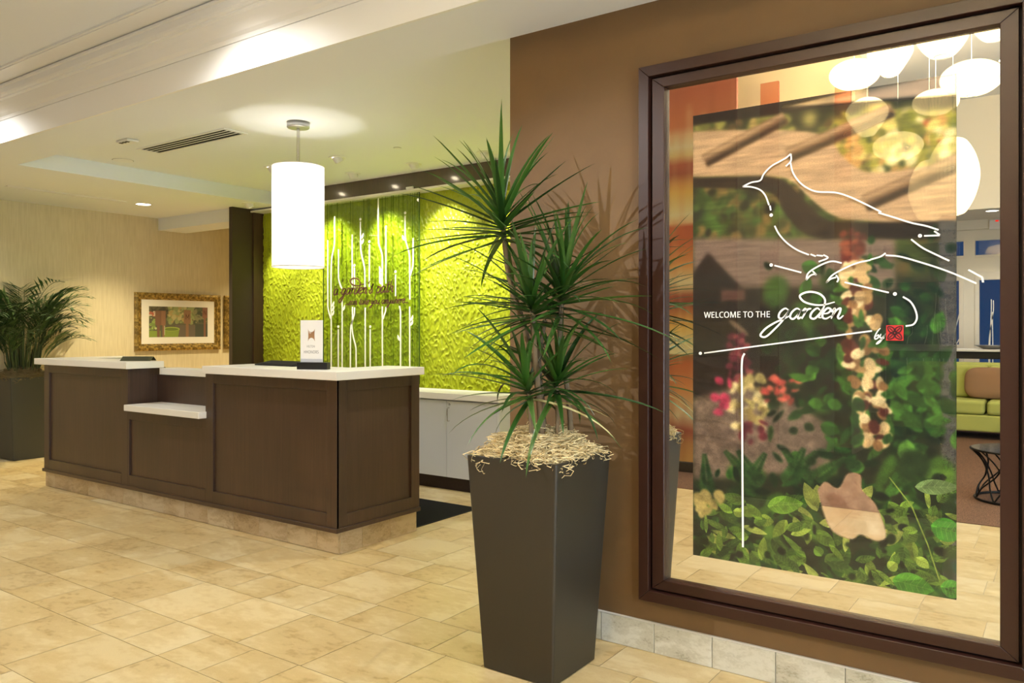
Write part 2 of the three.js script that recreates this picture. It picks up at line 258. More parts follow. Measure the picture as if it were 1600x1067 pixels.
const HAND = {   // handwriting, x-height 1
  a: [1.08, [[.85, .85], [.5, 1], [.1, .6], [.1, .15], [.4, 0], [.75, .4], [.9, .95]], [[.9, .95], [.8, .3], [.9, .03], [1.15, .2]]],
  g: [1.08, [[.85, .85], [.5, 1], [.1, .6], [.15, .15], [.45, .05], [.8, .5], [.9, .95]], [[.9, .95], [.75, 0], [.4, -.9], [0, -1.3], [-.2, -1], [.3, -.4], [1.1, .2]]],
  G: [1.12, [[.9, .85], [.5, 1.02], [.1, .6], [.15, .15], [.45, .05], [.8, .5], [.95, .95]], [[.95, .95], [.7, .1], [.1, -.9], [-.7, -1.75], [-1.15, -1.6], [-.9, -1.0], [-.1, -.35], [.7, .05], [1.12, .3]]],
  r: [.8, [[0, .75], [.2, .98], [.28, .7], [.15, 0]], [[.2, .5], [.45, .9], [.75, .98]], ],
  d: [1.05, [[.8, .8], [.5, 1], [.1, .6], [.1, .15], [.45, 0], [.8, .4], [1, 1]], [[.85, .1], [1.05, 1.1], [.95, 1.8], [.3, 2.35], [-.8, 2.55], [-1.45, 2.2], [-1.0, 1.7], [0, 1.35], [.9, 1.3], [1.9, 1.55]], [[.85, .1], [1.1, .1]]],
  e: [.82, [[.1, .45], [.55, .55], [.7, .85], [.4, 1], [.1, .6], [.15, .15], [.45, 0], [.9, .25]]],
  n: [1.08, [[0, .6], [.2, .95], [.15, 0]], [[.15, .2], [.45, .85], [.7, .95], [.75, .6], [.7, .15], [.85, 0], [1.15, .3]]],
  s: [.85, [[.0, .1], [.4, .6], [.7, 1.5], [.5, .9], [.75, .35], [.5, 0], [.1, .05]]],
  p: [.95, [[.25, 1.1], [0, -1]], [[.1, .5], [.4, .95], [.8, .8], [.8, .3], [.45, 0], [.15, .2]]],
  t: [.7, [[.45, 1.7], [.25, .5], [.3, .05], [.6, .1], [.75, .2]], [[.0, 1.1], [.85, 1.25]]],
  h: [1, [[.35, 2], [.1, 0]], [[.12, .3], [.4, .9], [.7, .9], [.7, .3], [.8, .02], [1.05, .2]]],
  c: [.8, [[.75, .8], [.5, 1], [.12, .6], [.15, .15], [.45, 0], [.85, .25]]],
  k: [.95, [[.35, 1.9], [.1, 0]], [[.8, .95], [.2, .5], [.5, .4], [.8, .02], [1, .15]]],
  y: [1.05, [[.1, .95], [.15, .3], [.45, .1], [.8, .5], [.9, .95]], [[.9, .95], [.7, 0], [.35, -.8], [-.05, -1], [.2, -.5], [1, .1]]],
  o: [1, [[.5, 1], [.1, .6], [.15, .15], [.5, 0], [.85, .4], [.8, .85], [.5, 1], [1, .9]]],
  u: [1.08, [[.1, .95], [.1, .25], [.35, 0], [.75, .4], [.85, .95]], [[.85, .95], [.8, .2], [.95, 0], [1.15, .2]]],
  w: [1.25, [[.05, .95], [.15, .15], [.4, 0], [.6, .7], [.7, .1], [.95, 0], [1.2, .95]]],
  b: [.9, [[.5, 2.1], [.2, 1.6], [.1, .3], [.35, 0], [.75, .3], [.6, .8], [.25, .5]]],
  "'": [.4, [[.15, 2], [0, 1.5]]], '.': [.42], ' ': [.75],
};
function written(text, x, y, z, xh, w, depth, rise = 0, slant = 0.28) {
  const out = []; let at = 0;
  for (const ch of text) {
    const [adv, ...strokes] = HAND[ch], put = ([a, b]) => new THREE.Vector3(x + (at + a + slant * b) * xh, y + (b + rise * (at + a)) * xh, z);
    for (const s of strokes) out.push(ribbon(s.map(put), w, depth, 0.45));
    if (ch === '.') out.push(dot(put([.15, .08]), w * 0.6, depth));
    at += adv;
  }
  return mergeGeometries(out.map(clean));
}

// ---------------------------------------------------------------- printed garden film behind the pane and white line art on its front
const FILM = { x0: -1.262, x1: -0.32, y0: 0.44, y1: 2.228 }, FW = 1040, FH = 1976;
const filmAt = (u, v) => { const p = onZ(u, v, ZW); return [(p.x - FILM.x0) / (FILM.x1 - FILM.x0) * FW, (FILM.y1 - p.y) / (FILM.y1 - FILM.y0) * FH]; };
const FS = FW / 410;   // canvas pixels to one pixel of the photograph, about
function filmPainter(g) {
  const R = rng(99);
  const layer = (blur, draw) => {   // soft shapes are drawn small and enlarged, so that the blur stays cheap
    if (blur < 0.7) return draw(g);
    const q = blur >= 3 ? 8 : 4, c = document.createElement('canvas'); c.width = FW / q; c.height = FH / q; const x = c.getContext('2d'); x.scale(1 / q, 1 / q); draw(x);
    g.imageSmoothingEnabled = true; g.imageSmoothingQuality = 'high'; g.filter = `blur(${Math.max(1, blur * FS * 0.75)}px)`; g.drawImage(c, 0, 0, FW, FH); g.filter = 'none';
  };
  const poly = (pts, fill, blur = 0) => layer(blur, (x) => { x.fillStyle = fill; x.beginPath(); pts.forEach((p, i) => { const q = filmAt(...p); i ? x.lineTo(...q) : x.moveTo(...q); }); x.closePath(); x.fill(); });
  const curve = (pts, fill, blur = 0) => { const q = new THREE.SplineCurve(pts.map((p) => new THREE.Vector2(...p))).getPoints(pts.length * 8).map((p) => [p.x, p.y]); poly(q, fill, blur); };
  const blob = (u, v, ru, rv, fill, blur) => { const [a, b] = filmAt(u, v), r = R() * 3; layer(blur, (x) => { x.fillStyle = fill; x.beginPath(); x.ellipse(a, b, ru * FS, rv * FS, r, 0, 7); x.fill(); }); };
  const blobs = (n, u0, u1, v0, v1, r, fills, blur) => layer(blur, (x) => { for (let i = 0; i < n; i++) { const [a, b] = filmAt(u0 + R() * (u1 - u0), v0 + R() * (v1 - v0)); x.fillStyle = fills[(R() * fills.length) | 0]; x.beginPath(); x.ellipse(a, b, r * FS * (0.5 + R()), r * FS * (0.4 + R() * 0.8), R() * 3, 0, 7); x.fill(); } });
  const leaf = (u, v, len, wid, ang, fill, vein) => {
    const [a, b] = filmAt(u, v); g.save(); g.translate(a, b); g.rotate(ang); const L = len * FS, W = wid * FS; const cc = new THREE.Color(fill), tone = 0.8 + 0.4 * R(), hex = (k) => '#' + cc.clone().multiplyScalar(k * tone).getHexString(), gr = g.createLinearGradient(0, -W * .8, L * .3, W * .8); gr.addColorStop(0, hex(1.35)); gr.addColorStop(0.5, hex(1.0)); gr.addColorStop(0.53, hex(0.62)); gr.addColorStop(1, hex(0.8));
    g.fillStyle = gr; g.beginPath(); g.moveTo(0, 0); g.bezierCurveTo(L * .2, -W, L * .7, -W * .8, L, 0); g.bezierCurveTo(L * .7, W * .8, L * .2, W, 0, 0); g.fill();
    if (vein) { g.strokeStyle = vein; g.lineWidth = 1.2; g.beginPath(); g.moveTo(0, 0); g.lineTo(L * .95, 0); for (let i = 1; i < 6; i++) { g.moveTo(L * i / 7, 0); g.lineTo(L * (i / 7 + .13), -W * .55); g.moveTo(L * i / 7, 0); g.lineTo(L * (i / 7 + .13), W * .55); } g.stroke(); } g.restore();
  };
  const leaves = (n, u0, u1, v0, v1, len, wid, fills, vein) => { for (let i = 0; i < n; i++) leaf(u0 + R() * (u1 - u0), v0 + R() * (v1 - v0), len * (.6 + .8 * R()), wid * (.6 + .8 * R()), R() * 6.3, fills[(R() * fills.length) | 0], vein); };
  return { poly, curve, blob, blobs, leaf, leaves, R };
}
const filmMap = canvasTexture(FW, FH, (g, W, H) => {
  const { poly, curve, blob, blobs, leaf, leaves, R } = filmPainter(g);
  g.fillStyle = '#2c3018'; g.fillRect(0, 0, W, H);
  // blurred shrubs behind the rail
  blobs(70, 1085, 1500, 185, 300, 22, ['#7c7a3c', '#8f8a48', '#5d6a30', '#a89a5a', '#6e5f36'], 8);
  blobs(60, 1310, 1495, 175, 275, 16, ['#cdb667', '#a9a043', '#e2cf8e', '#8c8c34', '#c69a58'], 7);
  blobs(60, 1085, 1330, 290, 400, 20, ['#5c5a28', '#3f5520', '#7a6a36', '#4f6a2a', '#35361a'], 8);
  blobs(30, 1300, 1495, 340, 420, 20, ['#4a5424', '#39411c', '#66542e'], 8);
  curve([[1440, 178], [1475, 200], [1480, 250], [1465, 260], [1462, 215], [1436, 190]], '#b3562e', 2);
  leaf(1450, 195, 34, 9, 0.9, '#b9a532'); leaf(1490, 225, 26, 8, 2.4, '#8a9a3a');
  blobs(140, 1085, 1495, 185, 290, 9, ['#6a6a34', '#8f8a48', '#4a5526', '#a08c52', '#5c4c2c'], 2.5); blobs(120, 1320, 1495, 178, 272, 8, ['#d8c474', '#a9a043', '#ecdca2', '#8c8c34', '#c69a58', '#7c7a34'], 2.5); blobs(130, 1085, 1250, 290, 405, 9, ['#4a4a20', '#3a4a1c', '#6a5c30', '#4f6228', '#2c2c16', '#7c6838'], 2.5);
  // grey-mauve ground and the dark gable beyond
  poly([[1083, 372], [1400, 372], [1400, 452], [1083, 470]], '#7b695a', 4);
  poly([[1083, 430], [1107, 395], [1160, 450], [1212, 500], [1212, 620], [1083, 620]], '#241a14', 3);
  poly([[1083, 450], [1340, 448], [1345, 610], [1083, 612]], '#2a2416', 6);
  poly([[1127, 453], [1165, 452], [1166, 470], [1128, 470]], '#5a4034', 2);
  blob(1155, 512, 22, 5, '#6d5b48', 2);
  poly([[1083, 622], [1160, 600], [1215, 612], [1290, 660], [1300, 735], [1083, 750]], '#7c6a5a', 5);
  blobs(40, 1200, 1480, 440, 640, 20, ['#28381a', '#3c5a22', '#1f2a14', '#33481e'], 5);
  // the wooden rail: top board, shadowed underside, scrolled lower rail, dowels
  poly([[1083, 176], [1500, 96], [1500, 150], [1400, 158], [1300, 166], [1220, 178], [1083, 196]], '#211d12', 1.5);
  poly([[1222, 172], [1500, 112], [1500, 146], [1300, 160]], '#d8b89a', 2);
  curve([[1083, 206], [1180, 203], [1270, 207], [1300, 222], [1318, 245], [1345, 265], [1380, 269], [1500, 262], [1500, 347], [1345, 345], [1302, 337], [1268, 312], [1240, 286], [1205, 276], [1083, 277]], '#b79a76', 1.2);
  curve([[1083, 279], [1195, 277], [1232, 287], [1262, 318], [1292, 343], [1340, 348], [1500, 348], [1500, 372], [1330, 372], [1282, 372], [1250, 360], [1225, 330], [1200, 300], [1083, 293]], '#2f2416', 1.6);
  const grain = (v0, v1, c) => { g.strokeStyle = c; g.lineWidth = 1; for (let i = 0; i < 60; i++) { const u = 1085 + R() * 380, v = v0 + R() * (v1 - v0), a = filmAt(u, v), b = filmAt(u + 40 + R() * 60, v + R() * 2 - 4); g.globalAlpha = 0.25; g.beginPath(); g.moveTo(...a); g.lineTo(...b); g.stroke(); g.globalAlpha = 1; } };
  grain(215, 270, '#8d6c50'); grain(280, 340, '#8d6c50');
  const dowel = (a, b, w) => { const p = new THREE.Vector2(...a), q = new THREE.Vector2(...b), n = q.clone().sub(p).normalize(), s = new THREE.Vector2(-n.y, n.x), e = (o0, o1, f, bl) => poly([[p.x + s.x * o0, p.y + s.y * o0], [q.x + s.x * o0, q.y + s.y * o0], [q.x + s.x * o1, q.y + s.y * o1], [p.x + s.x * o1, p.y + s.y * o1]], f, bl); e(-w, w, '#84694a', 1.2); e(w * 0.25, w, '#493822', 2.2); e(-w * 0.8, -w * 0.25, '#aa8d6a', 2); };
  dowel([1102, 252], [1228, 184], 10); dowel([1232, 243], [1395, 172], 11); dowel([1352, 318], [1500, 252], 13);
  // flower spires
  blobs(26, 1318, 1352, 362, 412, 7, ['#6c3226', '#54261e', '#8a4a34'], .8);
  blobs(34, 1140, 1178, 520, 600, 7, ['#5c2430', '#70303a', '#8c4a4c'], .9); blobs(46, 1140, 1200, 590, 672, 8, ['#c2b07c', '#a89a62', '#d2c292', '#8c7a4c'], .9); blobs(14, 1160, 1196, 660, 690, 6, ['#6c2c34'], .8);
  blobs(12, 1116, 1142, 592, 645, 7, ['#b03a58', '#c24a66'], 1); blobs(22, 1196, 1252, 590, 628, 6, ['#b8544a', '#c46a58', '#a04a40'], 1);
  // foliage at the right and the grey post
  blobs(26, 1390, 1490, 480, 740, 18, ['#203012', '#2c4218', '#16200e'], 3);
  poly([[1466, 345], [1500, 345], [1500, 930], [1474, 930]], '#5d5a54', 1.5); poly([[1470, 876], [1500, 880], [1500, 896], [1470, 890]], '#1d5a44', 0.6);
  leaves(120, 1200, 1480, 380, 740, 22, 8, ['#24401a', '#1c3214', '#2f5420'], null); g.filter = 'blur(3px)'; g.drawImage(g.canvas, 0, 0); g.filter = 'none';
  leaves(70, 1230, 1470, 400, 720, 30, 12, ['#3f6a26', '#2f5420', '#4c782c', '#24401a'], 'rgba(160,200,90,.16)');
  leaves(46, 1330, 1500, 560, 800, 36, 14, ['#4a742c', '#3c6024', '#5c8636', '#2a4a20'], 'rgba(180,220,110,.25)');
  for (let i = 0; i < 120; i++) { const t = R(), v = 412 + t * 285, u = 1352 + (t - .5) * 34 + (R() - .5) * 64 * (1 - Math.abs(t - .5)), c = ['#cdb486', '#bfa274', '#a98a5c', '#d8c498', '#8c6a44', '#5c2f22'][(R() * 6) | 0]; blob(u, v, 7 + 5 * R(), 5 + 4 * R(), c, .5); }
  leaves(16, 1310, 1400, 470, 700, 24, 9, ['#3f6a26', '#2f5420', '#4c782c'], 'rgba(160,200,90,.16)');
  // ferns and low plants
  blobs(60, 1085, 1480, 720, 930, 20, ['#2a401a', '#4a6a26', '#1e2c12', '#5c7a30'], 4);
  for (let f = 0; f < 9; f++) { const u = 1100 + R() * 170, v = 745 + R() * 30, a = -2.4 + R() * 1.7; for (let i = 0; i < 16; i++) { const x = u + Math.cos(a) * i * 5, y = v + Math.sin(a) * i * 4; leaf(x, y, 20 - i, 3.2, a - 1.0, '#3a5e28'); leaf(x, y, 20 - i, 3.2, a + 1.0, '#2f5222'); } }
  leaves(200, 1085, 1490, 745, 935, 26, 8, ['#24401a', '#2f5420', '#3a6220', '#1c3012'], null); g.filter = 'blur(3px)'; g.drawImage(g.canvas, 0, 0); g.filter = 'none';
  leaves(130, 1085, 1480, 780, 935, 36, 12, ['#647f30', '#82963e', '#4c6a26', '#9aa252', '#364f1e', '#566f2c'], 'rgba(210,230,140,.22)'); blobs(60, 1085, 1480, 790, 930, 6, ['#16200c', '#22300f', '#101808'], 1.5); leaves(50, 1085, 1480, 790, 930, 26, 9, ['#7c9a3a', '#94a64a', '#5c7a2c'], 'rgba(220,235,150,.25)');
  blobs(18, 1090, 1130, 770, 800, 9, ['#a09258', '#b6a468'], 2);
  leaf(1200, 790, 60, 22, -.2, '#7fa63e', 'rgba(220,235,150,.3)'); leaf(1395, 905, 58, 26, .1, '#5f9a34', 'rgba(200,230,130,.35)'); leaf(1455, 820, 46, 26, .2, '#4f9430', 'rgba(200,230,130,.35)'); leaf(1470, 915, 34, 20, .1, '#5ca038', 'rgba(200,230,130,.35)'); leaf(1430, 760, 60, 17, -.1, '#8aa468', 'rgba(220,235,170,.3)');
  g.strokeStyle = '#8a9a48'; g.lineWidth = 5; g.beginPath(); [[1390, 745], [1425, 790], [1450, 850], [1468, 905]].forEach((p, i) => { const q = filmAt(...p); i ? g.lineTo(...q) : g.moveTo(...q); }); g.stroke();
  // the pale rose, printed thin
  curve([[1278, 765], [1290, 752], [1310, 762], [1325, 740], [1345, 742], [1348, 765], [1370, 790], [1385, 835], [1370, 845], [1345, 835], [1330, 842], [1300, 828], [1285, 795]], '#d8b498', 1);
  curve([[1300, 770], [1325, 790], [1345, 800], [1330, 815], [1305, 805]], '#c49c84', 2); curve([[1345, 800], [1372, 805], [1380, 832], [1360, 836]], '#e6cdb4', 1.5); curve([[1290, 775], [1310, 772], [1322, 790], [1300, 792]], '#b08670', 2);
});
{   // photographic grain and mottling of the print
  const x = filmMap.image.getContext('2d'), im = x.getImageData(0, 0, FW, FH), d = im.data;
  for (let j = 0, o = 0; j < FH; j++) for (let i = 0; i < FW; i++, o += 4) { const up = j < FH * 0.42, n = up ? 0.84 + 0.26 * fbm(i / 110, j / 12, 999, 999, 3, 301) + 0.1 * hash(i >> 1, j >> 1, 9) : 0.66 + 0.5 * fbm(i / 34, j / 30, 999, 999, 4, 301) + 0.16 * hash(i >> 1, j >> 1, 9); for (let c = 0; c < 3; c++) d[o + c] = 255 * Math.pow(Math.min(1, d[o + c] * n / 255), 1.22) * 1.04; }
  x.putImageData(im, 0, 0);
}
const filmAlpha = canvasTexture(FW, FH, (g, W, H) => {
  const { poly, curve } = filmPainter(g);
  g.fillStyle = 'rgb(240,240,240)'; g.fillRect(0, 0, W, H);
  poly([[1222, 168], [1500, 100], [1500, 148], [1300, 162]], 'rgb(70,70,70)', 2);
  curve([[1310, 180], [1420, 172], [1500, 180], [1500, 262], [1380, 268], [1330, 255]], 'rgb(205,205,205)', 3);
  poly([[1466, 345], [1500, 345], [1500, 930], [1474, 930]], 'rgb(205,205,205)', 1.5);
  curve([[1278, 765], [1290, 752], [1310, 762], [1325, 740], [1345, 742], [1348, 765], [1370, 790], [1385, 835], [1370, 845], [1345, 835], [1330, 842], [1300, 828], [1285, 795]], 'rgb(66,66,66)', 1);
}, false);
{
  const t = mirror;
  const pg = new THREE.PlaneGeometry(FILM.x1 - FILM.x0, FILM.y1 - FILM.y0); pg.translate((FILM.x0 + FILM.x1) / 2, (FILM.y0 + FILM.y1) / 2, ZW + 0.007);
  obj('print', pg, PHY({ map: filmMap, alphaMap: filmAlpha, transparent: true, roughness: 0.9, side: THREE.DoubleSide }), t);
  const zv = ZW + 0.0125, D = 0.0015, at = (u, v) => onZ(u, v, zv), W = 0.0056;
  const B = (pts) => ribbon(pts.map(([a, b]) => at(1060 + a / 2.964, 220 + b / 2.964)), W, D), d2 = (a, b, r = 0.0065) => dot(at(1060 + a / 2.964, 220 + b / 2.964), r, D);
  const bird = [
    B([[298, 212], [338, 193], [380, 183], [395, 155], [430, 118], [470, 95], [500, 78], [521, 60]]), B([[521, 60], [521, 93], [498, 118]]),
    B([[519, 100], [530, 145], [560, 190], [600, 220], [640, 235], [730, 240], [790, 258], [860, 290], [940, 330]]), B([[926, 333], [1000, 355], [1080, 380], [1150, 395], [1205, 413]]),
    B([[1185, 418], [1211, 436]]), B([[1211, 438], [1138, 440]]), d2(1119, 440), B([[1078, 456], [1130, 495], [1200, 530], [1255, 556]]),
    B([[298, 212], [340, 214], [380, 228], [402, 252], [420, 298]]), B([[424, 300], [428, 322]]), d2(430, 344), B([[446, 394], [465, 430], [500, 470], [550, 505], [605, 528]]), B([[612, 525], [637, 535]]), B([[640, 530], [670, 533]]), B([[672, 528], [692, 541], [650, 560]]),
  ];
  obj('bird_outline', bird, M.vinyl, t);
  const branch = [d2(430, 575), B([[445, 577], [570, 610]]), B([[757, 566], [710, 558], [650, 580], [600, 615], [592, 645]]), B([[592, 645], [610, 625], [628, 618], [640, 622]]), B([[640, 622], [622, 603]]),
    B([[890, 552], [830, 565], [770, 590], [710, 625], [685, 657]]), B([[960, 520], [938, 535], [890, 550]]), B([[685, 657], [705, 640], [730, 632]]), B([[730, 622], [741, 640], [735, 655]]), B([[770, 655], [975, 703]]), d2(1003, 709),
    B([[960, 530], [1020, 535], [1130, 565], [1250, 605], [1380, 660]]), B([[1343, 597], [1407, 632]]), B([[1407, 632], [1410, 655]]), B([[1040, 722], [1075, 745], [1100, 790], [1104, 825], [1088, 850], [1053, 858]])];
  obj('branch_outline', branch, M.vinyl, t);
  obj('ground_line', [d2(102, 984), B([[120, 983], [897, 880]])], M.vinyl, t);
  obj('stalk_line', ribbon([[240, 28], [233, 42], [230, 70], [230.5, 150], [232, 400], [234, 730]].map(([a, b]) => at(1060 + a / 2.319, 540 + b / 2.319)), 0.0075, D), M.vinyl, t);
  const font = await new FontLoader().loadAsync('fonts/droid/droid_sans_regular.typeface.json');
  const a0 = at(1100, 496.5), a1 = at(1203, 496.5), tg = new TextGeometry('WELCOME TO THE', { font, size: 0.0235, depth: D, curveSegments: 4 }); tg.computeBoundingBox();
  tg.scale((a1.x - a0.x) / tg.boundingBox.max.x, 1, 1); tg.translate(a0.x, a0.y, zv);
  obj('lettering', tg, M.vinyl, t);
  const g0 = at(1214, 498.5), g1 = at(1318, 498.5), xh = (g1.x - g0.x) / 6.1;
  obj('script_lettering', written('Garden', g0.x, g0.y, zv, xh, 0.0072, D, 0), M.vinyl, t);
  const b0 = at(1365, 530); obj('script_lettering', written('by', b0.x, b0.y, zv, 0.0185, 0.0045, D, 0.1, 0.35), M.vinyl, t);
  const e0 = at(1385.6, 532), e1 = at(1411, 508), ec = e0.clone().add(e1).multiplyScalar(.5), es = (e1.y - e0.y) / 2;
  const em = obj('emblem', rb(ec.x - es * 1.03, ec.x + es * 1.03, e0.y, e1.y, zv, zv + D, 0.0005, 1), M.redEmblem, t);
  for (let k = 0; k < 4; k++) { const an = Math.PI / 4 + k * Math.PI / 2, pt = (r, s) => new THREE.Vector3(ec.x + (Math.cos(an) * r - Math.sin(an) * s) * es, ec.y + (Math.sin(an) * r + Math.cos(an) * s) * es, zv + D); obj('petal', [ribbon([pt(.1, 0), pt(.45, .32), pt(.85, .25), pt(1.12, 0), pt(.85, -.25), pt(.45, -.32), pt(.1, 0)], 0.0042, 0.0008), ribbon([pt(.2, 0), pt(.95, 0)], 0.0034, 0.0008)], M.darkLine, em); }
}

// ---------------------------------------------------------------- reception desk
const DZ = -3.284, DX0 = -7.22, DX1 = -3.586, DB = -4.02;   // wood front plane, ends, back
{
  const d = thing('reception_desk', 'long dark wood reception desk with recessed panels on a stone tile plinth', 'desk', [0, 0, 0]);
  const W = (g) => metric(g, 0.8, 1.6, 0.13, 0.2), lo = 0.165, hi = 1.057, T = 0.018;
  const face = (x0, x1, y0, y1) => bx(x0, x1, y0, y1, DZ - T, DZ);
  // carcass behind the face frames
  obj('carcass', [bx(DX0 + 0.01, DX1 - T, lo, 0.70, DB + 0.01, DZ - T), bx(DX0 + 0.01, -5.9, 0.70, hi, -3.5, DZ - T), bx(-4.88, DX1 - T, 0.70, hi, -3.5, DZ - T), bx(-3.8, DX1 - T, 0.70, hi, DB + 0.01, -3.5), bx(-5.9, -4.88, 0.70, 1.005, -3.60, -3.53), bx(-5.93, -5.9, 0.70, hi, -3.6, -3.5), bx(-4.88, -4.85, 0.70, hi, -3.6, -3.5)].map((g) => metric(g, 0.8, 1.6)), M.wood, d);
  obj('work_surface', rb(DX0 + 0.01, -3.8, 0.70, 0.735, DB + 0.01, -3.61, 0.003), M.cabinet, d);
  const stile = (x0, x1, y0 = lo, y1 = hi) => obj('stile', W(rb(x0, x1, y0, y1, DZ - T, DZ, 0.002, 1)), M.wood, d), rail = (x0, x1, y0, y1) => obj('rail', W(rb(x0, x1, y0, y1, DZ - T, DZ, 0.002, 1)), M.wood, d), panel = (x0, x1, y0, y1) => obj('panel', metric(bx(x0, x1, y0, y1, DZ - T - 0.002, DZ - T + 0.004), 0.8, 1.6, x0, 0), M.wood, d);
  for (const [a, b, top] of [[DX0, -5.892, hi], [-5.892, -4.898, 0.775], [-4.898, DX1, hi]]) {
    const left = a === -5.892 ? 0.018 : 0.086, right = a === -5.892 ? 0.0 : 0.088, pt = top === hi ? 0.988 : 0.672;
    stile(a, a + left, lo, top); if (right) stile(b - right, b, lo, top);
    rail(a + left, b - right, lo, 0.248); rail(a + left, b - right, pt, top); panel(a + left, b - right, 0.248, pt);
  }
  // right end, facing the brown wall
  const e = (name, z0, z1, y0, y1, x1 = DX1) => obj(name, metric(rb(x1 - T, x1, y0, y1, z0, z1, 0.002, 1), 0.8, 1.6, 0.4, 0.1), M.wood, d);
  e('stile', -3.366, DZ - 0.001, lo, hi); e('stile', DB, -3.942, lo, hi); e('rail', -3.942, -3.366, lo, 0.243); e('rail', -3.942, -3.366, 0.986, hi);
  obj('panel', metric(bx(DX1 - T - 0.002, DX1 - T + 0.004, 0.243, 0.986, -3.942, -3.366), 0.8, 1.6, 0.3, 0.5), M.wood, d);
  // base moulding
  obj('base_moulding', [rb(DX0 - 0.012, DX1 + 0.012, 0.141, 0.167, DZ - 0.05, DZ + 0.012, 0.003, 2), rb(DX1 - 0.05, DX1 + 0.012, 0.141, 0.167, DB, DZ - 0.05, 0.003, 2)].map(W), M.wood, d);
  // stone plinth
  const pl = obj('plinth', bx(-7.28, -3.62, 0, 0.141, DB + 0.002, -3.334), M.groutGrey, d), R = rng(5), pm = [[255, 255, 255], [246, 240, 232], [255, 250, 240]].map((c) => STD({ map: plinthMap, color: col(...c), roughness: 0.45 }));
  const J = [-7.285, -7.12, -6.84, -6.56, -6.285, -6.03, -5.76, -5.485, -5.21, -4.935, -4.645, -4.37, -4.09, -3.81, -3.616];
  for (let i = 0; i < J.length - 1; i++) obj('tile', metric(rb(J[i] + 0.001, J[i + 1] - 0.001, 0.001, 0.14, -3.338, -3.326, 0.0015, 1), 0.7, 0.7, R(), R()), pm[(R() * 3) | 0], pl);
  const K = [-3.338, -3.52, -3.77, -4.02];
  for (let i = 0; i < 3; i++) obj('tile', metric(rb(-3.624, -3.612, 0.001, 0.14, K[i + 1] + 0.001, K[i] - 0.001, 0.0015, 1), 0.7, 0.7, R(), R()), pm[(R() * 3) | 0], pl);
}
function ledge(pts) { const sh = new THREE.Shape(pts.map(([x, z]) => new THREE.Vector2(x, -z))), g = new THREE.ExtrudeGeometry(sh, { depth: 0.0515 - 0.006, bevelEnabled: true, bevelSize: 0.003, bevelOffset: -0.003, bevelThickness: 0.003, bevelSegments: 2 }); g.rotateX(-Math.PI / 2); g.translate(0, 1.0575 + 0.003, 0); return g; }
tag(obj('desk_countertop', ledge([[-4.835, -3.215], [-3.512, -3.215], [-3.512, -3.985], [-3.84, -3.985], [-3.84, -3.64], [-4.835, -3.64]]), M.slab), 'white solid countertop on the desk section carrying the small upright sign', 'countertop');
tag(obj('desk_countertop', ledge([[-7.29, -3.235], [-5.825, -3.235], [-5.825, -3.54], [-6.96, -3.54], [-6.96, -3.985], [-7.29, -3.985]]), M.slab), 'white solid countertop on the desk section beside the palm', 'countertop');
tag(obj('desk_countertop', rb(-5.824, -4.836, 1.0055, 1.056, -3.66, -3.5, 0.004), M.slab), 'lower white countertop strip at the back of the desk recess', 'countertop');
{
  const y = 0.79, f = onY(191, 632.5, y), r = onY(312, 644, y);
  tag(obj('writing_shelf', rb(f.x, r.x, y - 0.046, y, -3.5285, (f.z + r.z) / 2, 0.004), M.slab), 'low white writing shelf in the middle recess of the desk', 'shelf');
}
// upright card in a black holder
{
  const b0 = onY(463.5, 577, 1.1095), b1 = onY(511, 577.5, 1.1095), dx = b1.x - b0.x, dz = b1.z - b0.z, len = Math.hypot(dx, dz), t = thing('sign_holder', 'white upright membership card with bronze emblem in a black block on the countertop', 'sign', [(b0.x + b1.x) / 2, 1.1095, (b0.z + b1.z) / 2], Math.atan2(-dz, dx));
  obj('base', rb(-len / 2, len / 2, 0, 0.044, -0.05, 0, 0.002, 1), M.black, t);
  const map = canvasTexture(512, 760, (g, w, h) => {
    g.fillStyle = '#f6f5f4'; g.fillRect(0, 0, w, h);
    g.fillStyle = '#a67e5c'; g.beginPath(); g.moveTo(170, 150); g.bezierCurveTo(200, 230, 300, 230, 335, 150); g.bezierCurveTo(322, 230, 322, 290, 335, 380); g.bezierCurveTo(300, 290, 205, 290, 170, 380); g.bezierCurveTo(186, 290, 186, 230, 170, 150); g.fill();
    g.fillStyle = '#cfc0b2'; g.beginPath(); g.moveTo(170, 150); g.bezierCurveTo(190, 205, 225, 214, 252, 216); g.lineTo(240, 240); g.bezierCurveTo(205, 240, 182, 215, 170, 150); g.fill();
    g.fillStyle = '#77787c'; g.textAlign = 'center'; g.font = '54px sans-serif'; g.fillText('HILTON', 240, 486); g.font = '74px sans-serif'; g.fillText('HHONORS', 248, 594, 390);
    g.fillStyle = '#d3d6de'; g.fillRect(0, 690, w, 70);
  });
  const cw = len * 0.74, ch = 0.265, cd = obj('card', new RoundedBoxGeometry(cw, ch, 0.003, 1, 0.001), M.vinyl, t); cd.position.set(-len * 0.06, 0.04 + ch / 2, -0.024);
  const face = new THREE.PlaneGeometry(cw - 0.002, ch - 0.002); face.translate(0, 0, 0.0022); obj('print', face, STD({ map, roughness: 0.35 }), cd);
}
{
  const p = onY(436, 571, 1.1095), t = thing('tablet_stand', 'low black slanted pad lying on the countertop behind the small upright sign', 'pad', [p.x + 0.02, 1.1095, -3.56], 0.0);
  obj('body', prism([[-0.07, 0], [0.07, 0], [0.07, 0.008], [-0.07, 0.028]], -0.20, 0.20), M.black, t); obj('surface', rb(-0.19, 0.19, -0.001, 0.002, -0.064, 0.064, 0.001, 1).rotateX(0.142).translate(0, 0.019, 0), M.blackMatte, t);
}
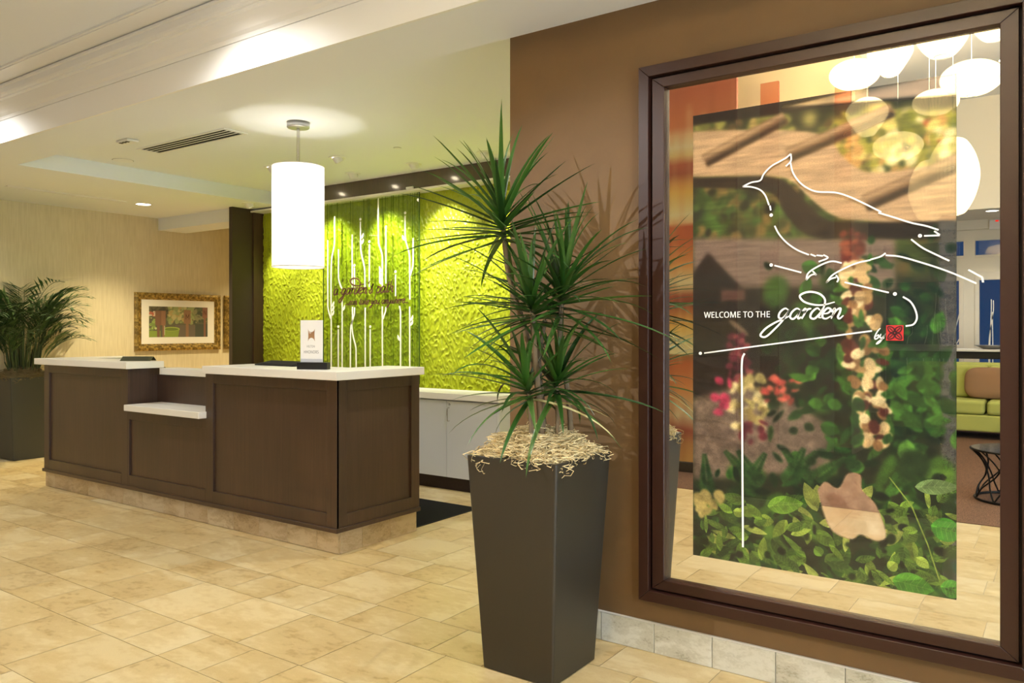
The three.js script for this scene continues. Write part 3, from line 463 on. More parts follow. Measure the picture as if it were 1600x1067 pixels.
{
  const p = onY(216, 563.5, 1.1095), t = thing('brochure_stand', 'small dark tent shaped brochure stand on the countertop beside the palm', 'stand', [p.x, 1.1095, p.z], 0.62);
  obj('front_leaf', prism([[0.05, 0], [0.056, 0], [0.004, 0.034], [-0.002, 0.034]], -0.12, 0.12), STD({ color: col(58, 60, 42), roughness: 0.3 }), t); obj('back_leaf', prism([[-0.056, 0], [-0.05, 0], [0.002, 0.034], [-0.004, 0.034]], -0.12, 0.12), M.black, t);
}

// floor mat behind the desk: ribbed rubber
{
  const t = thing('floor_mat', 'black ribbed rubber floor mat behind the reception desk', 'mat', [0, 0, 0]);
  obj('sheet', rb(-5.6, -3.665, 0.0005, 0.006, -4.79, -4.06, 0.002, 1), M.mat, t);
  const rib = []; for (let z = -4.78; z < -4.07; z += 0.014) rib.push(bx(-5.59, -3.675, 0.006, 0.0085, z, z + 0.006)); tag(obj('ribs', rib, M.mat, t), null, null, null, 'stuff');
}
// cart behind the desk whose tray and caster peep out
{
  const t = thing('printer_cart', 'low white paper cart on casters peeping out behind the end of the desk', 'cart', [-4.55, 0, -4.5]);
  obj('body', rb(-0.35, 0.2, 0.09, 0.5, -0.28, 0.28, 0.01), M.cabinet, t);
  const tr = obj('tray', rb(-0.15, 0.15, -0.004, 0.004, -0.13, 0.13, 0.002, 1).rotateZ(0.5), M.slab, t); tr.position.set(0.13, 0.48, -0.12);
  for (const [x, z] of [[-.3, -.23], [.16, -.23], [-.3, .23], [.16, .23]]) obj('caster', [new THREE.CylinderGeometry(0.035, 0.035, 0.025, 16).rotateX(Math.PI / 2).translate(x, 0.036, z), bx(x - .012, x + .012, 0.04, 0.09, z - .016, z + .016)], M.black, t);
}
// back credenza: two-door units and one worktop
for (const [x0, lab] of [[-4.825, 'pale grey two door credenza unit with a lock under the green wall'], [-5.905, 'pale grey two door credenza unit hidden mostly by the desk']]) {
  const t = thing('credenza', lab, 'cabinet', [x0, 0, -5.16], 0, null), w = 1.075;
  obj('carcass', [bx(0.002, w - 0.002, 0.112, 0.765, -0.33, -0.022)], M.cabinet, t); obj('toe_kick', bx(0.002, w - 0.002, 0, 0.112, -0.3, -0.055), STD({ color: col(40, 22, 18), roughness: 0.6 }), t);
  obj('side_panel', rb(w - 0.026, w, 0.112, 0.765, -0.33, 0, 0.002, 1), M.cabinet, t);
  for (const i of [0, 1]) {
    const a = 0.004 + i * 0.524, dr = obj('door', rb(a, a + 0.52, 0.116, 0.757, -0.02, 0, 0.002, 1), M.cabinet, t);
    if (i) { obj('handle', tube([[a + 0.028, 0.70, 0], [a + 0.028, 0.70, 0.022], [a + 0.028, 0.69, 0.026], [a + 0.028, 0.60, 0.026], [a + 0.028, 0.59, 0.022], [a + 0.028, 0.59, 0]], 0.0045, 28, 8), M.chrome, dr); obj('lock', new THREE.CylinderGeometry(0.009, 0.009, 0.006, 16).rotateX(Math.PI / 2).translate(a + 0.03, 0.728, 0.003), M.steel, dr); }
  }
}
tag(obj('credenza_worktop', rb(-5.91, -3.744, 0.768, 0.822, -5.5, -5.142, 0.003), M.slab), 'white worktop running along the credenza under the green wall', 'worktop');

// ---------------------------------------------------------------- green relief wall panel
{
  const X0 = -7.715, X1 = -2.9, Y0 = 0, Y1 = 2.703, nx = 800, ny = 440;
  const H = (x, y) => { const wx = (fbm(x * 3, y * 3, 999, 999, 2, 71) - .5) * 0.35, a = fbm(x * 40 + y * 13 + wx * 9, y * 17 - x * 6 + wx * 6, 4096, 4096, 2, 77), r = 1 - Math.abs(2 * a - 1) * 2.4; return Math.max(0, r) * 0.010 + fbm(x * 70, y * 40, 4096, 4096, 2, 81) * 0.003; };
  const g = new THREE.PlaneGeometry(X1 - X0, Y1 - Y0, nx, ny), p = g.attributes.position;
  for (let i = 0; i < p.count; i++) { const x = p.getX(i) + (X0 + X1) / 2, y = p.getY(i) + (Y0 + Y1) / 2; p.setXYZ(i, x, y, ZG - 0.008 + H(x + 20, y + 20)); }
  g.computeVertexNormals();
  const t = thing('relief_panel', 'lime green wall panel with a rippled leaf like relief behind the desk', 'wall panel');
  obj('relief', g, STD({ color: col(168, 180, 34), roughness: 0.34 }), t); obj('backing', bx(X0, X1, Y0, Y1, ZG - 0.045, ZG - 0.012), M.white, t);
}
// etched glass screen standing in front of it
{
  const zg = -5.86, at = (a, b) => onZ(360 + a / 2.807, 240 + b / 2.807, zg + 0.006), t = thing('etched_glass_screen', 'tall clear green tinted glass screen with cream stems and brown handwriting', 'glass screen');
  const x0 = onZ(505, 440, zg).x, x1 = onZ(655.5, 440, zg).x, streak = dataTexture(512, 64, (x, y, c) => { const n = fbm(x * 90, y * 2, 90, 2, 3, 91), k = smooth(0.55, 0.8, n); lerp3([226, 236, 204], [150, 172, 110], k, c); });
  const pg = new THREE.PlaneGeometry(x1 - x0, 2.703 - 0.82); pg.translate((x0 + x1) / 2, (2.703 + 0.82) / 2, zg); obj('pane', pg, PHY({ color: 0xffffff, map: streak, transmission: 1, thickness: 0, roughness: 0.02, ior: 1.5 }), t);
  for (const e of [x0, x1 - 0.006]) obj('edge', bx(e, e + 0.006, 0.82, 2.703, zg - 0.006, zg + 0.004), STD({ color: col(70, 96, 46), roughness: 0.2 }), t);
  const W = 0.016, D = 0.004, S = (...pts) => obj('stem', ribbon(rounded(pts.map(([a, b]) => at(a, b))), W, D, 0, true), M.stem, t), bud = (a, b) => obj('bud', dot(at(a, b), 0.014, D), M.stem, t);
  const BOT = 1120;
  S([458, 275], [458, 400], [444, 460], [442, 560], [443, 740], [443, BOT]); S([428, 380], [428, 680], [441, 725]);
  S([475, 420], [475, 555], [489, 592]); S([491, 640], [491, BOT]); S([474, 770], [474, BOT]); bud(474, 759); S([535, 355], [535, 590]); S([545, 500], [545, 590]); bud(545, 490);
  S([536, 672], [536, 730], [528, 762], [527, 850], [527, BOT]); S([545, 675], [545, 705], [532, 745], [538, 800], [552, 850], [553, BOT]);
  S([571, 298], [572, 430], [590, 500], [591, 585]); bud(571, 288); S([592, 675], [592, BOT]); S([610, 398], [610, 585]); bud(610, 386); S([614, 770], [614, BOT]); bud(614, 759);
  S([649, 195], [650, 395], [667, 440], [667, 590]); S([667, 670], [668, BOT]); S([683, 315], [683, 570]); S([683, 672], [682, 690], [670, 725]); S([725, 530], [725, 625]); bud(725, 518); S([742, 668], [747, 690], [747, 780], [747, BOT]);
  S([767, 272], [767, 375], [787, 440], [788, 640]); bud(767, 260); S([787, 670], [788, BOT]); S([802, 370], [802, 490], [790, 535]);
  const leaf = (a, b, s) => { const q = at(a, b), r = 0.062, sh = new THREE.Shape(); sh.moveTo(0, 0); sh.bezierCurveTo(s * r * 0.2, r * 0.55, s * r * 0.4, r * 0.75, s * r * 0.62, r); sh.bezierCurveTo(s * r * 0.85, r * 0.4, s * r * 0.5, r * 0.05, 0, 0); const g = new THREE.ExtrudeGeometry(sh, { depth: D, bevelEnabled: false }); g.translate(q.x, q.y, q.z); obj('leaf', g, M.stem, t); };
  for (const [a, b, s] of [[444, 672, 1], [444, 692, 1], [444, 712, 1], [491, 690, 1], [572, 375, 1], [572, 400, 1], [666, 520, -1], [666, 540, -1], [666, 558, -1], [666, 575, -1], [747, 822, -1], [768, 382, -1], [788, 735, 1], [788, 756, 1]]) leaf(a, b, s);
  const l0 = onZ(521, 461, zg + 0.011), l1 = onZ(609, 458, zg), u1 = (l1.x - l0.x) / 12.6;
  obj('script_lettering', written("a garden's path", l0.x, l0.y, zg + 0.011, u1, 0.016, 0.003, 0.012), M.script, t);
  const m0 = onZ(540, 476.5, zg + 0.011), m1 = onZ(650, 472, zg), u2 = (m1.x - m0.x) / 24.6;
  obj('script_lettering', written('...can take you anywhere...', m0.x, m0.y, zg + 0.011, u2, 0.011, 0.003, 0.008), M.script, t);
}
{ const q = onZ(641, 294, ZH + 0.004); tag(obj('glass_clip', rb(q.x - 0.045, q.x + 0.045, 2.7225, 2.745, ZH + 0.0005, ZH + 0.02, 0.004), M.fitting), 'tiny white clip on the lower edge of the dark header', 'clip'); }

// ---------------------------------------------------------------- pendant lamp over the desk
{
  const c = onY(466, 191.5, TRAY), t = thing('pendant_lamp', 'large white drum pendant lamp hanging on a steel rod above the desk', 'pendant lamp', [c.x, TRAY, c.z]);
  obj('canopy', lathe([[0, -0.042], [0.05, -0.044], [0.077, -0.042], [0.082, -0.036], [0.083, 0], [0, 0]], 48), M.steel, t);
  obj('rod', cyl(0.012, 0.012, 0.36, 0, -0.2, 0, 16), M.chrome, t);
  const dots = canvasTexture(1024, 1024, (g, w, h) => { g.fillStyle = '#fdf8ee'; g.fillRect(0, 0, w, h); g.fillStyle = '#8a7858'; for (const y of [28, 994]) for (let i = 0; i < 90; i++) { g.beginPath(); g.arc((i + .5) * w / 90, y, 3, 0, 7); g.fill(); } g.strokeStyle = 'rgba(190,172,140,.35)'; g.lineWidth = 2; for (const y0 of [560, 660, 760]) for (let i = 0; i < 30; i++) { g.beginPath(); g.moveTo(i * w / 30, y0); g.lineTo((i + .5) * w / 30, y0 + 60); g.lineTo((i + 1) * w / 30, y0); g.stroke(); } });
  const y0 = 2.553 - TRAY, y1 = 1.815 - TRAY, r = 0.188;
  const sh = new THREE.CylinderGeometry(r, r, y0 - y1, 64, 1, true); sh.translate(0, (y0 + y1) / 2, 0);
  obj('shade', sh, PHY({ map: dots, transmission: 0.5, thickness: 0, roughness: 1, side: THREE.DoubleSide, emissive: col(255, 246, 228), emissiveMap: dots, emissiveIntensity: 1.35 }), t);
  obj('shade_ring', [new THREE.TorusGeometry(r, 0.003, 8, 64).rotateX(Math.PI / 2).translate(0, y0, 0), new THREE.TorusGeometry(r, 0.003, 8, 64).rotateX(Math.PI / 2).translate(0, y1, 0)], M.fitting, t);
  obj('diffuser', new THREE.CircleGeometry(r - 0.004, 48).rotateX(Math.PI / 2).translate(0, y1 + 0.012, 0), PHY({ color: col(255, 250, 240), transmission: 0.6, thickness: 0, roughness: 1, side: THREE.DoubleSide, emissive: col(255, 244, 222), emissiveIntensity: 1.3 }), t);
  obj('bulb', new THREE.SphereGeometry(0.03, 20, 14).translate(0, 2.345 - TRAY, 0), M.glow, t);
  point(c.x, 2.345, c.z, LAMPS.pendant, NEUTRAL, 1.2);
}

// ---------------------------------------------------------------- ceiling fittings
function eyeball(x, y, z, aimX, aimZ, label, group, cd, angle, color, tz) {
  const t = thing('spot_lamp', label, 'ceiling light', [x, y, z], 0, group); t.scale.setScalar(1.25);
  obj('trim_ring', lathe([[0.028, -0.004], [0.056, -0.006], [0.06, -0.002], [0.06, 0], [0.028, 0]], 32), M.fitting, t);
  const dir = new THREE.Vector3(aimX, -1.1, aimZ).normalize(), e = new THREE.Group();
  const ball = lathe([[0.036, 0.012], [0.037, 0], [0.034, -0.018], [0.03, -0.034], [0.027, -0.038], [0.024, -0.034]], 24); ball.applyQuaternion(new THREE.Quaternion().setFromUnitVectors(new THREE.Vector3(0, -1, 0), dir)); obj('eyeball', ball, M.fitting, t);
  const face = new THREE.CircleGeometry(0.026, 20); face.applyQuaternion(new THREE.Quaternion().setFromUnitVectors(new THREE.Vector3(0, 0, 1), dir)); face.translate(dir.x * 0.037, dir.y * 0.037, dir.z * 0.037); obj('lens', face, M.bulb, t);
  spot(x + dir.x * 0.06, y + dir.y * 0.06, z + dir.z * 0.06, x + dir.x * 2, y + dir.y * 2, z + dir.z * 2, cd, angle, color, 0.55, 1.2);
  return t;
}
const K = (TRAY - EYE) / (2.9 - EYE);
for (const [x, which] of [[-6.63, 'hidden behind the drum pendant'], [-5.824, 'over the handwriting of the glass screen'], [-5.017, 'just past the edge of the glass screen'], [-4.183, 'second one past the edge of the glass screen'], [-3.4, 'third one past the edge of the glass screen']]) eyeball(x * K, TRAY, -5.545 * K, 0.08, -0.5, 'white eyeball spotlight before the dark header, ' + which, 'eyeball spotlights washing the green wall', LAMPS.washer, 0.62, WASH);
eyeball(-7.4, SOF, -5.5, 0.15, -0.42, 'white eyeball spotlight in the soffit at the top of the dark fin', null, LAMPS.washer * 0.7, 0.6, WASH);
eyeball(-5.394 * K, TRAY, -4.946 * K, 0.2, -0.65, 'white eyeball spotlight in the middle of the tray beside the pendant shade', 'eyeball spotlights over the back of the desk', LAMPS.desk, 0.8, SOFT);
eyeball(-6.222 * K, TRAY, -4.883 * K, 0.2, -0.65, 'white eyeball spotlight in mid tray partly covered by the pendant shade', 'eyeball spotlights over the back of the desk', LAMPS.desk, 0.8, SOFT);
eyeball(-2.75, TRAY, -4.2, -0.45, 0.1, 'added white eyeball spotlight out of view in the tray ceiling near the end of the desk', null, LAMPS.desk * 1.6, 0.85, SOFT);  // extra spotlight, added out of view to light the floor beside the desk
function downlight(x, y, z, label, group, cd, angle, color, r = 0.075) {
  const t = thing('recessed_light', label, 'ceiling light', [x, y, z], 0, group);
  obj('trim_ring', lathe([[r, -0.001], [r + 0.004, -0.005], [r + 0.016, -0.004], [r + 0.018, 0], [r, 0]], 36), M.fitting, t);
  obj('lens', new THREE.CircleGeometry(r, 32).rotateX(Math.PI / 2).translate(0, -0.002, 0), M.glow, t);
  spot(x, y - 0.012, z, x, y - 2, z, cd, angle, color, 1.0, 2);
}
downlight(-8.397, SOF, -4.859, 'lit round recessed light in the soffit beside the cream wall', null, LAMPS.left, 0.98, WARM);
downlight(-8.40, SOF, -7.0, 'lit round recessed light in the soffit beyond the dropped beam', null, LAMPS.left, 0.98, WARM);
downlight(-8.40, SOF, -3.3, 'lit round recessed light in the soffit above the palm', null, LAMPS.left * 0.35, 1.15, WARM);
for (const x of [-6.46, -3.51, -0.56, 2.39]) downlight(x, CEIL, -2.24, 'round recessed light in the lobby ceiling close to the cornice', 'recessed lights along the cornice', LAMPS.cornice, 1.26, SOFT);
for (const [x, z] of [[-6.6, 0.3], [-3.9, -0.4], [1.6, -0.6], [-6.6, 3.4], [-0.6, 4.4]]) downlight(x, HIGH, z, 'added round fill light in the unseen high coffered ceiling behind the camera', 'added fill lights in the high coffer', LAMPS.coffer, 1.0, SOFT);  // unseen coffer lights added as general fill for the lobby
eyeball(-5.2, HIGH, 2.6, 1.316, -1.98, 'white eyeball spotlight in the high coffer aimed at the brown wall', null, LAMPS.accent, 0.17, SOFT);
downlight(-0.9, 3.0, 6.7, 'added round light in the lower ceiling brightening the lounge window wall', null, LAMPS.window, 1.1, NEUTRAL);  // added lamp that brightens the white window frames and their wall
{
  const a = onY(212, 232.6, TRAY), b = onY(350.5, 199.8, TRAY), z1 = a.z, z0 = onY(387, 208.7, TRAY).z, t = thing('air_vent', 'long white ceiling air vent with black slots in the tray', 'vent'), y = TRAY;
  obj('frame', [bx(a.x, b.x, y - 0.006, y, z1 - 0.022, z1), bx(a.x, b.x, y - 0.006, y, z0, z0 + 0.022), bx(a.x, a.x + 0.035, y - 0.006, y, z0 + 0.022, z1 - 0.022), bx(b.x - 0.035, b.x, y - 0.006, y, z0 + 0.022, z1 - 0.022)], M.fitting, t);
  obj('duct', bx(a.x + 0.035, b.x - 0.035, y - 0.0012, y - 0.0002, z0 + 0.022, z1 - 0.022), M.blackMatte, t);
  const n = 4, w = (z1 - z0 - 0.044) / n; for (let i = 1; i < n; i++) obj('slat', bx(a.x + 0.035, b.x - 0.035, y - 0.003, y - 0.0014, z0 + 0.022 + i * w - 0.006, z0 + 0.022 + i * w + 0.006), M.fitting, t);
}
{
  const a = onY(10, 290.5, SOF), b = onY(198, 315, SOF), t = thing('slot_diffuser', 'narrow linear slot diffuser in the soffit beside the cream wall', 'vent');
  obj('frame', [bx(a.x - 0.035, a.x - 0.012, SOF - 0.005, SOF, b.z, a.z), bx(a.x + 0.012, a.x + 0.035, SOF - 0.005, SOF, b.z, a.z)], M.fitting, t); obj('slot', bx(a.x - 0.012, a.x + 0.012, SOF - 0.001, SOF - 0.0002, b.z, a.z), STD({ color: col(84, 78, 58), roughness: 0.9 }), t);
}
{
  const p = onY(199, 219, TRAY), t = thing('ceiling_sensor', 'small white ceiling sensor with three dark lenses beside the air vent', 'sensor', [p.x, TRAY, p.z]);
  obj('housing', rb(-0.085, 0.085, -0.022, 0, -0.05, 0.05, 0.008), M.fitting, t); for (const i of [-1, 0, 1]) obj('lens', rb(i * 0.045 - 0.014, i * 0.045 + 0.014, -0.026, -0.02, 0.01, 0.04, 0.003, 1), M.black, t);
}
for (const [u, v, h, r, lab, cat] of [[192, 250.5, TRAY, 0.085, 'round flat white ceiling speaker cover near the tray edge', 'speaker'], [621, 231, TRAY, 0.032, 'small round white sprinkler cover in the tray ceiling', 'sprinkler']]) {
  const p = onY(u, v, h), t = thing(cat === 'speaker' ? 'ceiling_speaker' : 'sprinkler_cover', lab, cat, [p.x, h, p.z]);
  obj('plate', lathe([[0, -0.007], [r * 0.93, -0.006], [r, -0.003], [r, -0.001]], 40), M.fitting, t); obj('rim', cyl(r * 1.05, r * 1.05, 0.001, 0, -0.0006, 0, 40), STD({ color: col(130, 128, 120), roughness: 0.9 }), t);
}

// ---------------------------------------------------------------- framed pictures on the cream wall
const artMap = canvasTexture(700, 360, (g, w, h) => {
  const R = rng(44); g.fillStyle = '#4a4a38'; g.fillRect(0, 0, w, h);
  const spots = (n, x0, x1, y0, y1, r, cs, bl) => { g.filter = `blur(${bl}px)`; for (let i = 0; i < n; i++) { g.fillStyle = cs[(R() * cs.length) | 0]; g.beginPath(); g.arc(x0 + R() * (x1 - x0), y0 + R() * (y1 - y0), r * (.4 + R()), 0, 7); g.fill(); } g.filter = 'none'; };
  spots(140, 220, 540, 0, 190, 22, ['#8a9a5c', '#a2ab72', '#6c7c44', '#c0b87c', '#b49a5a'], 3); spots(60, 540, 700, 0, 190, 20, ['#2e3a2a', '#4a5a34', '#7c7c54'], 3); spots(40, 0, 220, 0, 120, 20, ['#2a2a22', '#4c4632'], 4);
  g.fillStyle = '#5a5048'; g.fillRect(300, 215, 400, 145); g.fillStyle = '#2e3832'; g.fillRect(545, 205, 155, 155);
  spots(24, 0, 90, 60, 130, 12, ['#b44a34', '#c86a4a', '#d8c8b0'], 1); spots(40, 0, 130, 130, 270, 14, ['#6c8c3a', '#8aa84a', '#c8d090'], 1);
  g.fillStyle = '#7c9a2c'; g.fillRect(0, 285, 130, 75); g.beginPath(); g.moveTo(160, 265); g.lineTo(355, 265); g.lineTo(335, 360); g.lineTo(170, 360); g.fill(); g.fillStyle = '#a6c04a'; g.beginPath(); g.ellipse(258, 265, 98, 26, 0, 0, 7); g.fill(); g.fillStyle = '#5c7a24'; g.beginPath(); g.ellipse(258, 268, 84, 18, 0, 0, 7); g.fill(); g.fillStyle = '#dfe6c2'; g.fillRect(155, 225, 26, 110);
  const post = (x, y, a, b, l) => { g.fillStyle = l; g.fillRect(x, y, a, b); g.fillRect(x + a * .28, y + b, a * .42, h); }; post(70, 50, 75, 170, '#6e4634'); post(140, 50, 50, 170, '#8a5c44'); post(405, 35, 85, 165, '#8c6244'); post(635, 0, 60, 130, '#7c4a38');
  g.fillStyle = 'rgba(196,184,150,.22)'; g.fillRect(0, 0, w, h);
  g.strokeStyle = '#5c3c2a'; g.lineWidth = 6; g.beginPath(); g.moveTo(432, 150); g.lineTo(432, 90); g.lineTo(450, 130); g.lineTo(468, 90); g.lineTo(468, 150); g.moveTo(655, 90); g.lineTo(655, 40); g.lineTo(680, 90); g.lineTo(680, 40); g.stroke();
});
const gilt = dataTexture(256, 256, (x, y, c) => { const n = fbm(x * 12, y * 12, 12, 12, 4, 101); lerp3([112, 90, 42], [196, 164, 86], smooth(0.25, 0.75, n), c); });
M.gilt = PHY({ map: gilt, roughness: 0.42, metalness: 0.55 });
for (const [z1, lab] of [[-5.285, 'gilt framed garden photograph with posts and green pot on cream wall'], [-6.535, 'gilt framed picture half hidden by the dark fin on cream wall']]) {
  const t = thing('framed_picture', lab, 'picture', [XL, 1.09, z1], Math.PI / 2, null), w = 1.185, h = 0.72, f = 0.085;   // local x runs along -z
  const prof = (len) => { const s = new THREE.Shape([[0, 0], [f, 0], [f, 0.016], [f * .82, 0.02], [f * .72, 0.034], [f * .35, 0.042], [f * .12, 0.036], [0, 0.03]].map((p) => new THREE.Vector2(...p))); return s; };
  const side = (len, px, py, rot) => { const g = new THREE.ExtrudeGeometry(prof(), { depth: len, bevelEnabled: false }), p = g.attributes.position; for (let i = 0; i < p.count; i++) { const k = p.getX(i), q = p.getZ(i); p.setZ(i, q < len / 2 ? k : len - k); } g.computeVertexNormals(); g.rotateY(-Math.PI / 2); /* (x,y,z)->(-z,y,x) */ const a = g.attributes.position; for (let i = 0; i < a.count; i++) { const lx = -a.getX(i), in_ = a.getZ(i), dp = a.getY(i); a.setXYZ(i, lx, in_, dp); } g.computeVertexNormals(); g.rotateZ(rot); g.translate(px, py, 0); return metric(g, 0.3); };
  const P = [[w, 0, 0, 0], [h, w, 0, Math.PI / 2], [w, w, h, Math.PI], [h, 0, h, -Math.PI / 2]];
  for (const [len, px, py, rot] of P) obj('frame_side', side(len, px, py, rot), new THREE.MeshPhysicalMaterial({ map: gilt, roughness: 0.42, metalness: 0.55, side: THREE.DoubleSide }), t);
  obj('backing', bx(f * .5, w - f * .5, f * .5, h - f * .5, 0.001, 0.006), M.white, t);
  const m = obj('mat_board', bx(f * .9, w - f * .9, f * .9, h - f * .9, 0.006, 0.012), STD({ color: col(246, 240, 224), roughness: 0.9 }), t);
  const q = new THREE.PlaneGeometry(w - 2 * 0.185, h - 2 * 0.168); q.translate(w / 2, h / 2, 0.0128); obj('photograph', q, STD({ map: artMap, roughness: 0.4 }), m);
}

// ---------------------------------------------------------------- planters, moss and plants
function planterShell() {
  const ring = (h, y, r) => { const o = []; for (let c = 0; c < 4; c++) for (let i = 0; i <= 3; i++) { const a = c * Math.PI / 2 + i / 3 * Math.PI / 2, cx = (c === 0 || c === 3 ? 1 : -1) * (h - r), cz = (c < 2 ? 1 : -1) * (h - r); o.push([cx + Math.cos(a) * r, y, cz + Math.sin(a) * r]); } return o; };
  const rows = [ring(0.155, 0, 0.008), ring(0.165, 0.004, 0.01), ring(0.2125, 0.849, 0.012), ring(0.2125, 0.855, 0.012), ring(0.209, 0.857, 0.012), ring(0.199, 0.857, 0.01), ring(0.197, 0.855, 0.01), ring(0.19, 0.74, 0.01)], n = 16, pos = [], idx = [];
  rows.forEach((r) => r.forEach((p) => pos.push(...p)));
  for (let j = 0; j < rows.length - 1; j++) for (let i = 0; i < n; i++) { const a = j * n + i, b = j * n + (i + 1) % n, c = a + n, d = b + n; idx.push(a, c, b, b, c, d); }
  let g = new THREE.BufferGeometry(); g.setAttribute('position', new THREE.Float32BufferAttribute(pos, 3)); g.setIndex(idx); g = g.toNonIndexed(); g.computeVertexNormals(); return g;
}
const shellGeo = planterShell(), soilGeo = (() => { const g = new THREE.PlaneGeometry(0.384, 0.384, 24, 24).rotateX(-Math.PI / 2), p = g.attributes.position, R = rng(8); for (let i = 0; i < p.count; i++) { const x = p.getX(i), z = p.getZ(i); p.setY(i, 0.80 + 0.07 * Math.max(0, 1 - (x * x + z * z) / 0.05) + 0.01 * R()); } g.computeVertexNormals(); return g; })();
const soilMat = STD({ color: col(150, 122, 82), roughness: 1, side: THREE.DoubleSide });
function planter(x, z, label, mat) { const t = thing('planter', label, 'planter', [x, 0, z]); obj('shell', shellGeo, mat, t); obj('soil', soilGeo, soilMat, t); return t; }
function mossGeo(seed, n) {
  const R = rng(seed), out = [], P = [], I = []; let base = 0;
  const top = (x, z) => 0.85 + 0.085 * Math.max(0, 1 - (x * x + z * z) / 0.05) + 0.022 * Math.sin(x * 37 + seed) * Math.cos(z * 31);
  for (let k = 0; k < n; k++) {
    const edge = R() < 0.03, x = (R() * 2 - 1) * (edge ? 0.205 : 0.185), z = (R() * 2 - 1) * (edge ? 0.205 : 0.185), y = top(x, z) - R() * 0.03 + (edge ? 0.008 : 0.006), r = 0.012 + R() * R() * 0.05, tilt = (R() - .5) * 2.8, az = R() * 6.3, turns = 0.5 + R() * 1.1, ph = R() * 6.3, w = (edge ? 0.0009 : 0.0014) + R() * 0.0008, seg = 11;
    const ct = Math.cos(tilt), st = Math.sin(tilt), ca = Math.cos(az), sa = Math.sin(az);
    for (let i = 0; i <= seg; i++) {
      const a = ph + turns * 6.283 * i / seg, rr = r * (1 + 0.4 * Math.sin(i * 1.3 + ph)), lx = Math.cos(a) * rr, ly = Math.sin(a) * rr * 0.6, lz = (i / seg - .5) * r * 1.5;
      const yy = ly * ct - lz * st, zz = ly * st + lz * ct, px = x + lx * ca - zz * sa, py = Math.max(0.79, y + yy * 0.75), pz = z + lx * sa + zz * ca;
      for (let q = 0; q < 3; q++) { const b = q * 2.094; P.push(px + Math.cos(b) * w * ca, py + Math.sin(b) * w, pz + Math.cos(b) * w * sa); }
      if (i) for (let q = 0; q < 3; q++) { const A = base + (i - 1) * 3 + q, B = base + (i - 1) * 3 + (q + 1) % 3; I.push(A, B, A + 3, B, B + 3, A + 3); }
    }
    base += (seg + 1) * 3;
  }
  const g = new THREE.BufferGeometry(); g.setAttribute('position', new THREE.Float32BufferAttribute(P, 3)); g.setIndex(I); g.computeVertexNormals(); return g;
}
const mossMat = STD({ color: col(246, 224, 172), roughness: 0.95 });
const moss1 = mossGeo(3, 5200);
function moss(x, z, label, mat = mossMat) { const m = obj('moss', moss1, mat); m.position.set(x, 0, z); return tag(m, label, 'moss', null, 'stuff'); }

// dracaena: every leaf a mesh of its own, geometries shared
const leafMats = [[46, 84, 28], [58, 100, 34], [36, 68, 24], [70, 106, 44]].map((c) => PHY({ color: col(...c), roughness: 0.34, transmission: 0.12, thickness: 0, side: THREE.DoubleSide }));
const dryMat = PHY({ color: col(196, 186, 130), roughness: 0.6, side: THREE.DoubleSide });
function bladeGeo(elev, bend, L, W, twist) {
  const n = 9, P = [], I = [], UV = []; let y = 0, z = 0, e = elev;
  for (let i = 0; i <= n; i++) {
    const t = i / n, w = W / 2 * Math.min(1, 0.55 + t * 4) * Math.pow(Math.max(0, 1 - t), 0.62), c = Math.cos(e), s = Math.sin(e), f = w * 0.45, roll = twist * t, cr = Math.cos(roll), sr = Math.sin(roll);
    const put = (k, up) => { const a = k * cr - up * sr, b = k * sr + up * cr; P.push(a, y + b * c, z - b * s); UV.push(k, t); };
    put(-w, f); put(0, 0); put(w, f);
    if (i) { const A = (i - 1) * 3; for (const k of [0, 1]) I.push(A + k, A + k + 1, A + k + 3, A + k + 1, A + k + 4, A + k + 3); }
    y += Math.sin(e) * L / n; z += Math.cos(e) * L / n; e -= bend * 1.9 / n * (0.3 + 1.4 * t);
  }
  const g = new THREE.BufferGeometry(); g.setAttribute('position', new THREE.Float32BufferAttribute(P, 3)); g.setAttribute('uv', new THREE.Float32BufferAttribute(UV, 2)); g.setIndex(I); g.computeVertexNormals(); return g;
}
const BLADES = []; { const R = rng(12); for (let k = 0; k < 9; k++) { const el = THREE.MathUtils.degToRad(84 - k * 14); BLADES.push([0, 1, 2, 3].map((j) => bladeGeo(el, [0.05, 0.2, 0.42, 0.7][j] + 0.1 * R(), 0.40, 0.029, (R() - .5) * 1.0))); } }
const barkMap = dataTexture(64, 256, (x, y, c) => { const n = fbm(x * 4, y * 60, 4, 60, 3, 111), r = Math.abs(Math.sin(y * 3.1416 * 34 + 2 * fbm(x * 3, y * 6, 3, 6, 2, 5))); lerp3([82, 66, 48], [156, 136, 108], clamp01(n * 0.7 + r * 0.4), c); });
const barkMat = STD({ map: barkMap, roughness: 0.9 }), baseMat = STD({ map: barkMap, color: col(200, 170, 140), roughness: 0.9 });
const atDepth = (u, v, k) => { const d = ray(u, v); return new THREE.Vector3(d[0] * k, EYE + d[1] * k, d[2] * k); };
